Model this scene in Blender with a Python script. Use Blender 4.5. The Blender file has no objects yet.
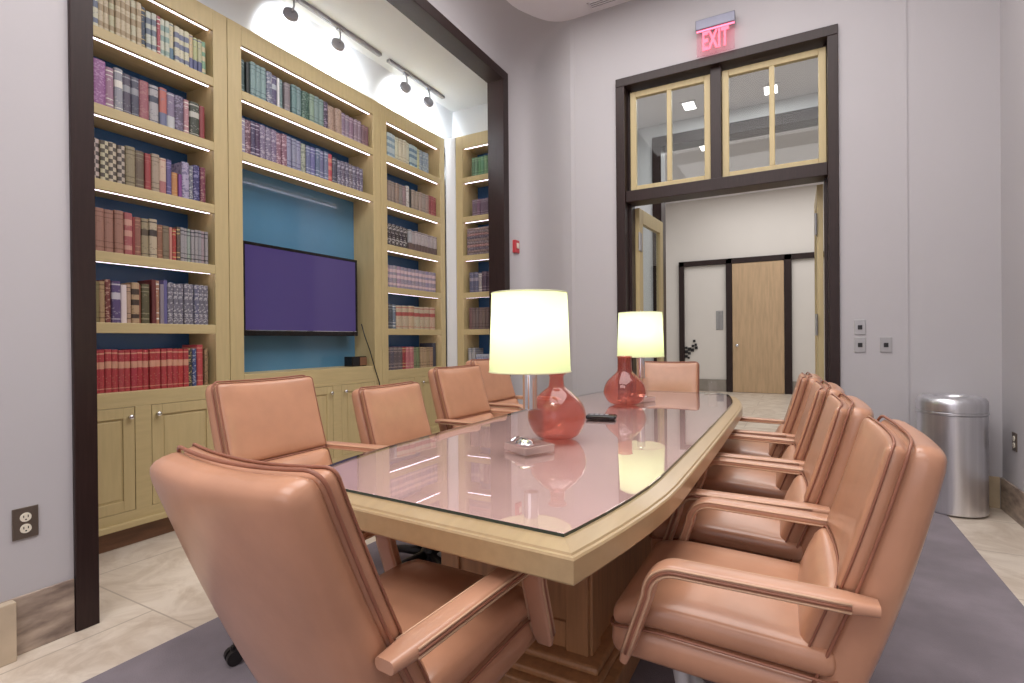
import bpy, bmesh, math, random
from mathutils import Vector, Matrix
random.seed(7)
scene = bpy.context.scene
COL = scene.collection
PI = math.pi

# ------------------------------------------------------------------ colour
def lin(c):
    out = []
    for v in c[:3]:
        v = v / 255.0
        out.append(v / 12.92 if v <= 0.04045 else ((v + 0.055) / 1.055) ** 2.4)
    return (out[0], out[1], out[2], 1.0)

# ------------------------------------------------------------------ materials
_mats = {}
def new_mat(name):
    m = bpy.data.materials.new(name)
    m.use_nodes = True
    nt = m.node_tree
    return m, nt, nt.nodes['Principled BSDF']

def mat(name, col, rough=0.5, metal=0.0, noise=0.0, nscale=8.0, stretch=(1, 1, 1), bump=0.0, bscale=60.0, col2=None, coat=0.0, spec=0.5):
    """A solid material with procedural colour variation and bump."""
    if name in _mats:
        return _mats[name]
    m, nt, b = new_mat(name)
    c = lin(col)
    b.inputs['Base Color'].default_value = c
    b.inputs['Roughness'].default_value = rough
    b.inputs['Metallic'].default_value = metal
    b.inputs['Coat Weight'].default_value = coat
    b.inputs['Coat Roughness'].default_value = 0.15
    b.inputs['Specular IOR Level'].default_value = spec
    tc = nt.nodes.new('ShaderNodeTexCoord')
    mp = nt.nodes.new('ShaderNodeMapping')
    mp.inputs['Scale'].default_value = stretch
    nt.links.new(tc.outputs['Object'], mp.inputs['Vector'])
    if noise > 0 or col2:
        n = nt.nodes.new('ShaderNodeTexNoise')
        n.inputs['Scale'].default_value = nscale
        n.inputs['Detail'].default_value = 5
        nt.links.new(mp.outputs['Vector'], n.inputs['Vector'])
        r = nt.nodes.new('ShaderNodeValToRGB')
        c2 = lin(col2) if col2 else tuple(max(0, v * (1 - noise)) for v in c[:3]) + (1,)
        c1 = c if col2 else tuple(min(1, v * (1 + noise)) for v in c[:3]) + (1,)
        r.color_ramp.elements[0].position = 0.32
        r.color_ramp.elements[0].color = c2
        r.color_ramp.elements[1].position = 0.68
        r.color_ramp.elements[1].color = c1
        nt.links.new(n.outputs['Fac'], r.inputs['Fac'])
        nt.links.new(r.outputs['Color'], b.inputs['Base Color'])
    if bump > 0:
        n2 = nt.nodes.new('ShaderNodeTexNoise')
        n2.inputs['Scale'].default_value = bscale
        n2.inputs['Detail'].default_value = 4
        nt.links.new(mp.outputs['Vector'], n2.inputs['Vector'])
        bp = nt.nodes.new('ShaderNodeBump')
        bp.inputs['Strength'].default_value = bump
        bp.inputs['Distance'].default_value = 0.01
        nt.links.new(n2.outputs['Fac'], bp.inputs['Height'])
        nt.links.new(bp.outputs['Normal'], b.inputs['Normal'])
    _mats[name] = m
    return m

def emit(name, col, strength):
    if name in _mats:
        return _mats[name]
    m, nt, b = new_mat(name)
    b.inputs['Base Color'].default_value = lin(col)
    b.inputs['Emission Color'].default_value = lin(col)
    b.inputs['Emission Strength'].default_value = strength
    _mats[name] = m
    return m

def glassy(name, col, diffuse=0.0, rough=0.02, ior=1.45, refl=1.0, body_col=None):
    """Clear or tinted glass: tinted transmission, Fresnel reflection, optional body colour."""
    if name in _mats:
        return _mats[name]
    m, nt, b = new_mat(name)
    nt.nodes.remove(b)
    out = nt.nodes['Material Output']
    tr = nt.nodes.new('ShaderNodeBsdfTransparent')
    tr.inputs['Color'].default_value = lin(col)
    gl = nt.nodes.new('ShaderNodeBsdfGlossy')
    gl.inputs['Roughness'].default_value = rough
    fr = nt.nodes.new('ShaderNodeFresnel')
    fr.inputs['IOR'].default_value = ior
    mx = nt.nodes.new('ShaderNodeMixShader')
    body = tr.outputs[0]
    if diffuse > 0:
        df = nt.nodes.new('ShaderNodeBsdfDiffuse')
        df.inputs['Color'].default_value = lin(body_col or col)
        tl = nt.nodes.new('ShaderNodeBsdfTranslucent')
        tl.inputs['Color'].default_value = lin(body_col or col)
        m2 = nt.nodes.new('ShaderNodeMixShader')
        m2.inputs[0].default_value = 0.5
        nt.links.new(df.outputs[0], m2.inputs[1])
        nt.links.new(tl.outputs[0], m2.inputs[2])
        m3 = nt.nodes.new('ShaderNodeMixShader')
        m3.inputs[0].default_value = diffuse
        nt.links.new(tr.outputs[0], m3.inputs[1])
        nt.links.new(m2.outputs[0], m3.inputs[2])
        body = m3.outputs[0]
    mul = nt.nodes.new('ShaderNodeMath')
    mul.operation = 'MULTIPLY'
    mul.inputs[1].default_value = refl
    gm = nt.nodes.new('ShaderNodeNewGeometry')
    inv = nt.nodes.new('ShaderNodeMath')
    inv.operation = 'SUBTRACT'
    inv.inputs[0].default_value = 1.0
    nt.links.new(gm.outputs['Backfacing'], inv.inputs[1])
    mul2 = nt.nodes.new('ShaderNodeMath')
    mul2.operation = 'MULTIPLY'
    mul2.use_clamp = True
    nt.links.new(fr.outputs[0], mul.inputs[0])
    nt.links.new(mul.outputs[0], mul2.inputs[0])
    nt.links.new(inv.outputs[0], mul2.inputs[1])
    nt.links.new(mul2.outputs[0], mx.inputs[0])
    nt.links.new(body, mx.inputs[1])
    nt.links.new(gl.outputs[0], mx.inputs[2])
    nt.links.new(mx.outputs[0], out.inputs['Surface'])
    _mats[name] = m
    return m

def tile_mat(name, c1, c2, mortar, bw, bh, offset=0.5, msize=0.004):
    if name in _mats:
        return _mats[name]
    m, nt, b = new_mat(name)
    tc = nt.nodes.new('ShaderNodeTexCoord')
    br = nt.nodes.new('ShaderNodeTexBrick')
    br.offset = offset
    br.inputs['Scale'].default_value = 1.0
    br.inputs['Brick Width'].default_value = bw
    br.inputs['Row Height'].default_value = bh
    br.inputs['Mortar Size'].default_value = msize
    br.inputs['Mortar Smooth'].default_value = 0.2
    br.inputs['Color1'].default_value = lin(c1)
    br.inputs['Color2'].default_value = lin(c1)
    br.inputs['Mortar'].default_value = lin(mortar)
    nt.links.new(tc.outputs['Object'], br.inputs['Vector'])
    n = nt.nodes.new('ShaderNodeTexNoise')
    n.inputs['Scale'].default_value = 3.5
    n.inputs['Detail'].default_value = 9
    n.inputs['Roughness'].default_value = 0.65
    n.inputs['Distortion'].default_value = 1.6
    nt.links.new(tc.outputs['Object'], n.inputs['Vector'])
    r = nt.nodes.new('ShaderNodeValToRGB')
    r.color_ramp.elements[0].position = 0.36
    r.color_ramp.elements[0].color = lin(c2)
    r.color_ramp.elements[1].position = 0.60
    r.color_ramp.elements[1].color = lin(c1)
    nt.links.new(n.outputs['Fac'], r.inputs['Fac'])
    mx = nt.nodes.new('ShaderNodeMixRGB')
    nt.links.new(br.outputs['Fac'], mx.inputs['Fac'])
    nt.links.new(r.outputs['Color'], mx.inputs['Color1'])
    mx.inputs['Color2'].default_value = lin(mortar)
    nt.links.new(mx.outputs['Color'], b.inputs['Base Color'])
    b.inputs['Roughness'].default_value = 0.35
    _mats[name] = m
    return m

M_WALL = mat('wall_paint', (184, 180, 182), 0.75, noise=0.015, nscale=1.2)
M_WHITE = mat('white_paint', (224, 226, 228), 0.7, noise=0.01, nscale=2)
M_CEIL = mat('ceiling_paint', (232, 228, 232), 0.8, noise=0.01, nscale=2)
M_CREAM = mat('hall_cream_paint', (226, 220, 212), 0.7, noise=0.01, nscale=2)
M_DARK = mat('dark_stained_wood', (46, 32, 30), 0.38, noise=0.15, nscale=6, stretch=(14, 14, 1), bump=0.02, bscale=40, spec=0.3)
M_OAK = mat('pale_oak', (191, 172, 127), 0.45, noise=0.05, nscale=5, stretch=(9, 9, 1.0))
M_OAKH = mat('pale_oak_crosswise', (191, 172, 127), 0.45, noise=0.05, nscale=5, stretch=(9, 1.0, 9))
M_TABLE = mat('pale_table_wood', (172, 147, 109), 0.3, noise=0.05, nscale=5, stretch=(9, 1.0, 9), coat=0.25)
M_PED = mat('table_pedestal_wood', (186, 136, 94), 0.35, noise=0.14, nscale=5, stretch=(9, 9, 0.8), coat=0.1)
M_HDOOR = mat('hall_door_wood', (196, 166, 130), 0.4, noise=0.10, nscale=4, stretch=(7, 7, 0.7))
M_BLUE = mat('blue_back_paint', (44, 88, 136), 0.35, noise=0.05, nscale=3)
M_TEAL = mat('blue_gloss_panel', (82, 128, 158), 0.10, noise=0.03, nscale=2, coat=0.4)
M_INLAY = mat('rose_leather_inlay', (224, 194, 188), 0.45, noise=0.06, nscale=3)
M_LEATHER = mat('tan_leather', (186, 136, 107), 0.29, noise=0.13, nscale=5, bump=0.10, bscale=9, coat=0.12)
M_LEATHER2 = mat('tan_leather_band', (187, 139, 112), 0.29, noise=0.07, nscale=6, bump=0.06, bscale=14, coat=0.12)
M_PIPE = mat('dark_tan_piping', (146, 94, 72), 0.45, noise=0.08, nscale=20)
M_SEAM = mat('edge_binding', (196, 158, 128), 0.5, noise=0.05, nscale=20)
M_BLACK = mat('black_metal', (30, 27, 28), 0.4, noise=0.1, nscale=20)
M_ALU = mat('satin_aluminium', (210, 208, 208), 0.4, metal=0.25, noise=0.03, nscale=20)
M_CHROME = mat('chrome', (225, 225, 228), 0.08, metal=1.0, noise=0.02, nscale=10)
M_STEEL = mat('brushed_steel', (224, 224, 228), 0.30, metal=0.9, noise=0.10, nscale=2.0, stretch=(14, 14, 0.2))
M_PLATE = mat('bronze_plate', (120, 108, 98), 0.35, metal=0.6, noise=0.04, nscale=20)
M_NICKEL = mat('nickel_plate', (172, 170, 170), 0.35, metal=0.6, noise=0.04, nscale=20)
M_IVORY = mat('ivory_plastic', (226, 218, 200), 0.4, noise=0.03, nscale=20)
M_RUG = mat('grey_carpet', (134, 126, 131), 0.95, noise=0.17, nscale=3.0, bump=0.3, bscale=220, spec=0.1)
M_MARBLE = tile_mat('floor_marble', (222, 210, 194), (196, 180, 162), (176, 162, 146), 1.22, 0.61)
M_BASE = mat('veined_stone', (182, 164, 148), 0.3, nscale=6, stretch=(1, 1.3, 4), col2=(112, 96, 88))
M_PLASTIC = mat('glossy_black_plastic', (22, 18, 20), 0.2, noise=0.05, nscale=10)
M_GREYP = mat('grey_plastic', (150, 150, 156), 0.4, noise=0.04, nscale=10)
M_RED = mat('red_plastic', (190, 60, 66), 0.35, noise=0.04, nscale=10)
M_PAGES = mat('book_pages', (214, 202, 176), 0.8, noise=0.08, nscale=60, stretch=(1, 1, 0.05))
M_TOE = mat('dark_toe_kick', (120, 84, 60), 0.4, noise=0.2, nscale=5, stretch=(9, 1, 9))
M_LED = emit('led_strip_light', (248, 236, 255), 5.0)
M_SCREEN = emit('screen_purple', (88, 74, 134), 0.30)  # even purple glow put in for the reflection on the screen
M_SCREEN.node_tree.nodes['Principled BSDF'].inputs['Roughness'].default_value = 0.12
M_SCREEN.node_tree.nodes['Principled BSDF'].inputs['Base Color'].default_value = lin((56, 46, 84))
M_BULB = emit('bulb_glow', (255, 240, 214), 6.0)
M_PANEL = emit('ceiling_light_diffuser', (255, 250, 246), 5.0)
M_EXIT = emit('exit_red_glow', (255, 92, 116), 1.7)
M_GLASS = glassy('clear_pane_glass', (245, 248, 247), 0.0, 0.01, 1.45, 0.8)
M_TGLASS = glassy('table_glass', (246, 243, 243), 0.0, 0.015, 1.52, 1.5)
M_GEDGE = mat('dark_glass_edge', (52, 66, 60), 0.1, noise=0.05, nscale=10)
M_ACRYL = glassy('clear_acrylic', (252, 250, 248), 0.015, 0.02, 1.45, 1.0)
M_ABASE = glassy('acrylic_base', (240, 226, 222), 0.40, 0.02, 1.45, 1.2)
M_EXITG = glassy('exit_sign_acrylic', (252, 236, 240), 0.03, 0.05, 1.4, 0.6)
M_VASE = glassy('rose_glass', (250, 224, 218), 0.12, 0.03, 1.5, 1.4, (230, 140, 130))

def shade_material():
    m, nt, b = new_mat('lamp_shade_linen')
    nt.nodes.remove(b)
    out = nt.nodes['Material Output']
    df = nt.nodes.new('ShaderNodeBsdfDiffuse')
    df.inputs['Color'].default_value = lin((240, 244, 214))
    tl = nt.nodes.new('ShaderNodeBsdfTranslucent')
    tl.inputs['Color'].default_value = lin((228, 250, 196))
    mx = nt.nodes.new('ShaderNodeMixShader')
    mx.inputs[0].default_value = 0.55
    nt.links.new(df.outputs[0], mx.inputs[1])
    nt.links.new(tl.outputs[0], mx.inputs[2])
    nt.links.new(mx.outputs[0], out.inputs['Surface'])
    return m
M_SHADE = shade_material()

# ------------------------------------------------------------------ mesh helpers
def obj(name, bm, m, parent=None, smooth=False, angle=None):
    me = bpy.data.meshes.new(name)
    bmesh.ops.recalc_face_normals(bm, faces=bm.faces)
    bm.to_mesh(me)
    bm.free()
    for k in (m if isinstance(m, (list, tuple)) else [m]):
        me.materials.append(k)
    if smooth:
        me.polygons.foreach_set('use_smooth', [True] * len(me.polygons))
        if angle:
            try:
                me.set_sharp_from_angle(angle=math.radians(angle))
            except Exception:
                pass
    o = bpy.data.objects.new(name, me)
    COL.objects.link(o)
    if parent is not None:
        o.parent = parent
    return o

def thing(name, label, cat, loc=(0, 0, 0), rz=0.0, group=None):
    o = bpy.data.objects.new(name, None)
    COL.objects.link(o)
    o.empty_display_size = 0.05
    o.location = loc
    o.rotation_euler = (0, 0, rz)
    o['label'] = label
    o['category'] = cat
    if group:
        o['group'] = group
    return o

def tag(o, label, cat, group=None):
    o['label'] = label
    o['category'] = cat
    if group:
        o['group'] = group
    return o

def struct(name, bm, m, parent=None, smooth=False, label=None, cat=None):
    o = obj(name, bm, m, parent, smooth)
    if parent is None:
        o['kind'] = 'structure'
        if label:
            o['label'] = label
        if cat:
            o['category'] = cat
    return o

def dup(root, loc, rz, label, group=None):
    r = root.copy()
    COL.objects.link(r)
    r.location = loc
    r.rotation_euler = (0, 0, rz)
    r['label'] = label
    if group:
        r['group'] = group
    for ch in list(root.children):
        c = ch.copy()
        COL.objects.link(c)
        c.parent = r
        for g in list(ch.children):
            d = g.copy()
            COL.objects.link(d)
            d.parent = c
    return r

def NB():
    return bmesh.new()

def box(bm, x0, x1, y0, y1, z0, z1, bev=0.0, mi=0):
    t = bm if bev <= 0 else bmesh.new()
    v = [t.verts.new((x, y, z)) for x in (x0, x1) for y in (y0, y1) for z in (z0, z1)]
    for f in ((0, 1, 3, 2), (4, 6, 7, 5), (0, 4, 5, 1), (2, 3, 7, 6), (0, 2, 6, 4), (1, 5, 7, 3)):
        fa = t.faces.new([v[i] for i in f])
        fa.material_index = mi
    if bev > 0:
        bmesh.ops.bevel(t, geom=list(t.edges), offset=bev, segments=2, profile=0.5, affect='EDGES')
        for fa in t.faces:
            fa.material_index = mi
        merge(bm, t)
    return bm

def merge(bm, t, fn=None):
    mp = {}
    for v in t.verts:
        mp[v] = bm.verts.new(fn(v.co) if fn else v.co)
    for f in t.faces:
        try:
            nf = bm.faces.new([mp[v] for v in f.verts])
            nf.material_index = f.material_index
            nf.smooth = f.smooth
        except ValueError:
            pass
    t.free()

def lathe(bm, prof, n=32, c=(0, 0), mi=0, cap=True):
    rings = []
    for r, z in prof:
        if r < 1e-6:
            rings.append([bm.verts.new((c[0], c[1], z))])
        else:
            rings.append([bm.verts.new((c[0] + r * math.cos(2 * PI * i / n), c[1] + r * math.sin(2 * PI * i / n), z)) for i in range(n)])
    for a, b in zip(rings, rings[1:]):
        for i in range(n):
            j = (i + 1) % n
            if len(a) == 1 and len(b) == 1:
                continue
            if len(a) == 1:
                f = bm.faces.new((a[0], b[i], b[j]))
            elif len(b) == 1:
                f = bm.faces.new((a[i], a[j], b[0]))
            else:
                f = bm.faces.new((a[i], a[j], b[j], b[i]))
            f.material_index = mi
    if cap:
        for R in (rings[0], rings[-1]):
            if len(R) > 2:
                bm.faces.new(R).material_index = mi
    return bm

def frames_along(pts, closed=False):
    n = len(pts)
    T = []
    for i in range(n):
        a = pts[(i - 1) % n] if (closed or i > 0) else pts[i]
        b = pts[(i + 1) % n] if (closed or i < n - 1) else pts[i]
        T.append((b - a).normalized())
    return T

def tube(bm, pts, r, n=8, closed=False, mi=0, cap=True):
    pts = [Vector(p) for p in pts]
    T = frames_along(pts, closed)
    up = Vector((0, 0, 1)) if abs(T[0].z) < 0.9 else Vector((1, 0, 0))
    N = (up - T[0] * up.dot(T[0])).normalized()
    rings = []
    for i, p in enumerate(pts):
        N = (N - T[i] * N.dot(T[i])).normalized()
        B = T[i].cross(N)
        rr = r[i] if isinstance(r, (list, tuple)) else r
        rings.append([bm.verts.new(p + (N * math.cos(2 * PI * k / n) + B * math.sin(2 * PI * k / n)) * rr) for k in range(n)])
    m = len(rings)
    for i in range(m if closed else m - 1):
        a, b = rings[i], rings[(i + 1) % m]
        for k in range(n):
            bm.faces.new((a[k], a[(k + 1) % n], b[(k + 1) % n], b[k])).material_index = mi
    if cap and not closed:
        bm.faces.new(rings[0])
        bm.faces.new(rings[-1])
    return bm

def cyl_between(bm, a, b, r, n=16, mi=0):
    return tube(bm, [a, b], r, n, mi=mi)

def rbox(bm, hx, hy, hz, r, fn=None, n=8, mi=0):
    """Rounded box of half sizes hx, hy, hz and edge radius r, mapped through fn."""
    def axis(h):
        rr = min(r, h * 0.999)
        e = [-h, -h + rr * 0.12, -h + rr * 0.4, -h + rr]
        L = 2 * (h - rr)
        k = max(1, min(n, int(L / 0.03)))
        mid = [-h + rr + L * i / k for i in range(1, k)]
        return e + mid + [h - rr, h - rr * 0.4, h - rr * 0.12, h]
    X, Y, Z = axis(hx), axis(hy), axis(hz)
    cache = {}
    def V(x, y, z):
        k = (round(x, 6), round(y, 6), round(z, 6))
        if k not in cache:
            h = (hx, hy, hz)
            p = Vector(k)
            c = Vector([max(-(h[i] - min(r, h[i] * 0.999)), min(h[i] - min(r, h[i] * 0.999), p[i])) for i in range(3)])
            d = p - c
            q = c + d.normalized() * min(r, 1e9) if d.length > 1e-9 else p
            if d.length > 1e-9:
                rr = [min(r, h[i] * 0.999) for i in range(3)]
                dn = d.normalized()
                q = c + Vector([dn[i] * rr[i] for i in range(3)])
            cache[k] = bm.verts.new(fn(q) if fn else q)
        return cache[k]
    def face(vs):
        u = []
        for v in vs:
            if v not in u:
                u.append(v)
        if len(u) >= 3:
            try:
                bm.faces.new(u).material_index = mi
            except ValueError:
                pass
    for A, B, mk in ((X, Y, lambda a, b, s: V(a, b, s * hz)), (X, Z, lambda a, b, s: V(a, s * hy, b)), (Y, Z, lambda a, b, s: V(s * hx, a, b))):
        for s in (-1, 1):
            for i in range(len(A) - 1):
                for j in range(len(B) - 1):
                    face([mk(A[i], B[j], s), mk(A[i + 1], B[j], s), mk(A[i + 1], B[j + 1], s), mk(A[i], B[j + 1], s)])
    return bm

def rrect(hx, hy, r, n=5):
    pts = []
    for cx, cy, a0 in ((hx - r, hy - r, 0), (-hx + r, hy - r, 90), (-hx + r, -hy + r, 180), (hx - r, -hy + r, 270)):
        for i in range(n + 1):
            a = math.radians(a0 + 90 * i / n)
            pts.append((cx + r * math.cos(a), cy + r * math.sin(a)))
    # densify straight runs
    out = []
    for i, p in enumerate(pts):
        q = pts[(i + 1) % len(pts)]
        d = math.hypot(q[0] - p[0], q[1] - p[1])
        k = max(1, int(d / 0.04))
        for j in range(k):
            out.append((p[0] + (q[0] - p[0]) * j / k, p[1] + (q[1] - p[1]) * j / k))
    return out

def prism(bm, poly, z0, z1, mi=0):
    a = [bm.verts.new((x, y, z0)) for x, y in poly]
    b = [bm.verts.new((x, y, z1)) for x, y in poly]
    bm.faces.new(a).material_index = mi
    bm.faces.new(b).material_index = mi
    n = len(poly)
    for i in range(n):
        j = (i + 1) % n
        bm.faces.new((a[i], a[j], b[j], b[i])).material_index = mi
    return bm

# ================================================================== SETTING
ROOM_Z = 4.16
XW, XR, YB = -2.54, 1.19, 4.60
b = NB(); box(b, -4.2, 3.2, -3.0, 12.6, -0.12, 0.0)
struct('floor', b, M_MARBLE)
b = NB(); box(b, -2.12, 0.83, -2.4, 4.38, 0.0005, 0.010, 0.003)
rug = tag(obj('rug', b, M_RUG), 'large plain grey rug lying under the conference table and chairs', 'rug')
b = NB(); box(b, -2.72, 1.36, -2.7, 5.1, ROOM_Z, ROOM_Z + 0.12)
struct('ceiling', b, M_CEIL)
# left wall with the opening to the book niche
b = NB()
box(b, XW - 0.16, XW, -2.6, 0.99, 0, ROOM_Z)
box(b, XW - 0.16, XW, 4.565, 5.0, 0, ROOM_Z)
box(b, XW - 0.16, XW, 0.99, 4.565, 3.80, ROOM_Z)
struct('wall_left', b, M_WALL)
# back wall: the door section, a deeper strip at the left corner
b = NB()
box(b, -1.87, -1.42, YB, YB + 0.20, 0, ROOM_Z)
box(b, 0.27, 0.69, YB, YB + 0.20, 0, ROOM_Z)
box(b, -1.42, 0.27, YB, YB + 0.20, 3.47, ROOM_Z)
box(b, 0.69, 1.36, YB + 0.008, YB + 0.20, 0, ROOM_Z)
struct('wall_back', b, M_WALL)
b = NB(); box(b, XR, XR + 0.15, -2.6, 4.625, 0, ROOM_Z)
struct('wall_right', b, M_WALL)
b = NB(); box(b, -2.7, 1.34, -2.75, -2.6, 0, ROOM_Z)
struct('wall_front', b, M_WALL)
# coved corner between the left wall and the ceiling
b = NB()
CURVE = [(-2.5405, 4.58), (-2.532, 4.67), (-2.505, 4.75), (-2.455, 4.80), (-2.38, 4.815), (-2.28, 4.79), (-2.15, 4.73), (-2.0, 4.655), (-1.9, 4.612), (-1.82, 4.5985)]
cb = NB(); prism(cb, CURVE + [(-1.82, 4.61), (-1.86, 4.80), (-2.2, 5.05), (-2.545, 5.05)], 0.0, 3.862)
wc = struct('wall_corner', cb, M_WALL, None, True)
wc.data.set_sharp_from_angle(angle=math.radians(40))
Bp = [(-2.54, -2.6), (-2.54, 4.0), (-2.54, 4.3)] + CURVE
Tp = [(-2.25, -2.6), (-2.25, 4.0), (-2.245, 4.08), (-2.235, 4.15), (-2.215, 4.22), (-2.18, 4.30), (-2.14, 4.38), (-2.10, 4.445), (-2.05, 4.51), (-2.0, 4.55), (-1.94, 4.58), (-1.88, 4.593), (-1.82, 4.598)]
rows = []
for i in range(9):
    a = PI / 2 * i / 8
    rows.append([b.verts.new((p[0] + (q[0] - p[0]) * (1 - math.cos(a)), p[1] + (q[1] - p[1]) * (1 - math.cos(a)), 3.86 + (ROOM_Z - 3.86 - 0.001) * math.sin(a))) for p, q in zip(Bp, Tp)])
for r0, r1 in zip(rows, rows[1:]):
    for i in range(len(Bp) - 1):
        b.faces.new((r0[i], r0[i + 1], r1[i + 1], r1[i]))
struct('ceiling_cove', b, M_WALL, None, True)
# stone baseboards
b = NB(); box(b, XW, XW + 0.012, -2.58, 0.978, 0.0, 0.215, 0.003)
struct('baseboard_left', b, M_BASE)
b = NB(); box(b, XW + 0.012, XW + 0.05, 0.55, 0.79, 0.0, 0.215, 0.003)
struct('baseboard_left_end', b, mat('baseboard_block_stone', (196, 178, 154), 0.35, noise=0.12, nscale=6))
b = NB()
box(b, 0.692, XR - 0.016, YB - 0.008, YB + 0.007, 0.0, 0.21, 0.003)
box(b, 0.29, 0.69, YB - 0.015, YB - 0.001, 0.0, 0.21, 0.003)
box(b, -1.87, -1.44, YB - 0.015, YB - 0.001, 0.0, 0.21, 0.003)
struct('baseboard_back', b, mat('baseboard_warm_stone', (190, 170, 140), 0.35, noise=0.14, nscale=6))
b = NB(); box(b, XR - 0.015, XR - 0.001, -2.58, YB - 0.009, 0.0, 0.21, 0.003)
struct('baseboard_right', b, M_BASE)
# dark casing round the niche opening
b = NB()
box(b, XW - 0.165, XW + 0.018, 0.980, 1.060, 0.0, 3.715, 0.004)
box(b, XW - 0.165, XW + 0.018, 4.468, 4.572, 0.0, 3.715, 0.004)
box(b, XW - 0.165, XW + 0.018, 0.980, 4.572, 3.714, 3.808, 0.004)
struct('trim_1', b, M_DARK)
# niche shell
NZ = 3.76
b = NB(); box(b, -3.80, -3.66, 0.5, 5.2, 0, NZ)
box(b, -3.66, -3.45, 0.6, 4.93, 3.302, NZ)
struct('wall_niche', b, M_WHITE)
b = NB(); box(b, -3.66, -2.705, 4.93, 5.1, 0, NZ)
struct('wall_niche_right', b, M_WHITE)
b = NB(); box(b, -3.66, -2.705, 0.5, 0.6, 0, NZ)
struct('wall_niche_left', b, M_WHITE)
b = NB(); box(b, -3.297, -3.174, 4.572, 4.925, 0, 3.30)
struct('wall_niche_corner', b, M_WHITE)
b = NB(); box(b, -3.80, -2.705, 0.5, 5.2, NZ, NZ + 0.1)
struct('ceiling_niche', b, M_WHITE)

# ---- entrance: dark casing, transom sashes and two open glazed leaves
DX0, DX1, DXI0, DXI1 = -1.425, 0.276, -1.345, 0.206
b = NB()
box(b, DX0, DXI0, YB - 0.025, YB + 0.215, 0, 3.405, 0.004)
box(b, DXI1, DX1, YB - 0.025, YB + 0.215, 0, 3.405, 0.004)
box(b, DX0, DX1, YB - 0.025, YB + 0.215, 3.405, 3.480, 0.004)
box(b, DXI0, DXI1, YB + 0.005, YB + 0.20, 2.375, 2.475, 0.004)      # transom bar
box(b, -0.630, -0.545, YB + 0.03, YB + 0.18, 2.475, 3.405, 0.004)   # mullion
box(b, DXI0, DXI0 + 0.025, YB + 0.10, YB + 0.215, 0, 3.405)
box(b, DXI1 - 0.02, DXI1, YB + 0.10, YB + 0.215, 0, 3.405)
door1 = struct('door_1', b, M_DARK)
def sash(n, x0, x1):
    z0, z1 = 2.477, 3.375
    b = NB()
    w = 0.052
    y0, y1 = YB + 0.07, YB + 0.115
    box(b, x0, x0 + w, y0, y1, z0, z1, 0.004); box(b, x1 - w, x1, y0, y1, z0, z1, 0.004)
    box(b, x0 + w, x1 - w, y0, y1, z0, z0 + w, 0.004); box(b, x0 + w, x1 - w, y0, y1, z1 - w, z1, 0.004)
    xm = (x0 + x1) / 2
    box(b, xm - 0.02, xm + 0.02, y0, y1, z0 + w, z1 - w, 0.004)
    o = struct('window_%d' % n, b, M_OAK)
    b = NB(); box(b, x0 + w, x1 - w, YB + 0.09, YB + 0.096, z0 + w, z1 - w)
    obj('pane', b, M_GLASS, o)
sash(1, DXI0 + 0.027, -0.632)
sash(2, -0.543, DXI1 - 0.004)
def leaf(n, hx, ang, sgn):
    """A glazed oak leaf hinged at hx, swung open into the hall."""
    root = bpy.data.objects.new('door_%d' % n, None)
    COL.objects.link(root)
    root.location = (hx, YB + 0.225, 0)
    root.rotation_euler = (0, 0, math.radians(ang))
    root['kind'] = 'structure'
    W, w, z1 = 0.74, 0.10, 2.365
    b = NB()
    t = 0.022
    box(b, 0, w, -t, t, 0.01, z1, 0.003); box(b, W - w, W, -t, t, 0.01, z1, 0.003)
    box(b, w, W - w, -t, t, z1 - 0.13, z1, 0.003); box(b, w, W - w, -t, t, 0.01, 0.28, 0.003)
    obj('leaf_frame', b, M_OAK, root)
    b = NB(); box(b, w, W - w, -0.004, 0.004, 0.28, z1 - 0.13)
    obj('pane', b, M_GLASS, root)
    for z in (0.25, 1.25, 2.05):
        b = NB()
        q = -sgn
        ya, yb = sorted((q * (t + 0.006), q * (t + 0.001)))
        box(b, -0.02, 0.065, ya, yb, z - 0.085, z + 0.085, 0.002)
        cyl_between(b, (-0.02, q * (t + 0.008), z - 0.085), (-0.02, q * (t + 0.008), z + 0.085), 0.010, 10)
        obj('hinge', b, M_NICKEL, root)
    return root
leaf(2, DXI0 + 0.04, 86.0, 1)
leaf(3, DXI1 - 0.045, 90.0, -1)

# ---- hall beyond the door
HZ = 4.18
b = NB(); box(b, -2.9, 3.0, 5.11, 12.6, HZ, HZ + 0.1); box(b, 1.37, 3.0, 4.8, 5.11, HZ, HZ + 0.1); box(b, -1.85, 1.37, 4.81, 5.11, HZ, HZ + 0.1)
struct('ceiling_hall', b, M_CEIL)
b = NB(); box(b, -2.95, -2.80, 5.12, 12.5, 0, HZ)
struct('wall_hall_left', b, M_WHITE)
b = NB(); box(b, 2.9, 3.05, 4.8, 12.5, 0, HZ)
struct('wall_hall_right', b, M_WHITE)
b = NB(); box(b, -2.95, 3.05, 12.02, 12.2, 0, HZ)
struct('wall_hall_back', b, M_CREAM)
# portal wall halfway with a dark casing
b = NB()
box(b, -2.79, -1.80, 7.50, 7.70, 0, HZ - 0.002); box(b, 1.45, 2.89, 7.50, 7.70, 0, HZ - 0.002)
box(b, -1.80, 1.45, 7.50, 7.70, 4.0, HZ - 0.002)
struct('wall_portal', b, M_WHITE)
b = NB()
box(b, -1.80, -1.675, 7.47, 7.74, 0, 3.85, 0.004); box(b, 1.33, 1.45, 7.47, 7.74, 0, 3.85, 0.004)
box(b, -1.80, 1.45, 7.47, 7.74, 3.85, 4.0, 0.004)
struct('trim_2', b, M_DARK)
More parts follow.
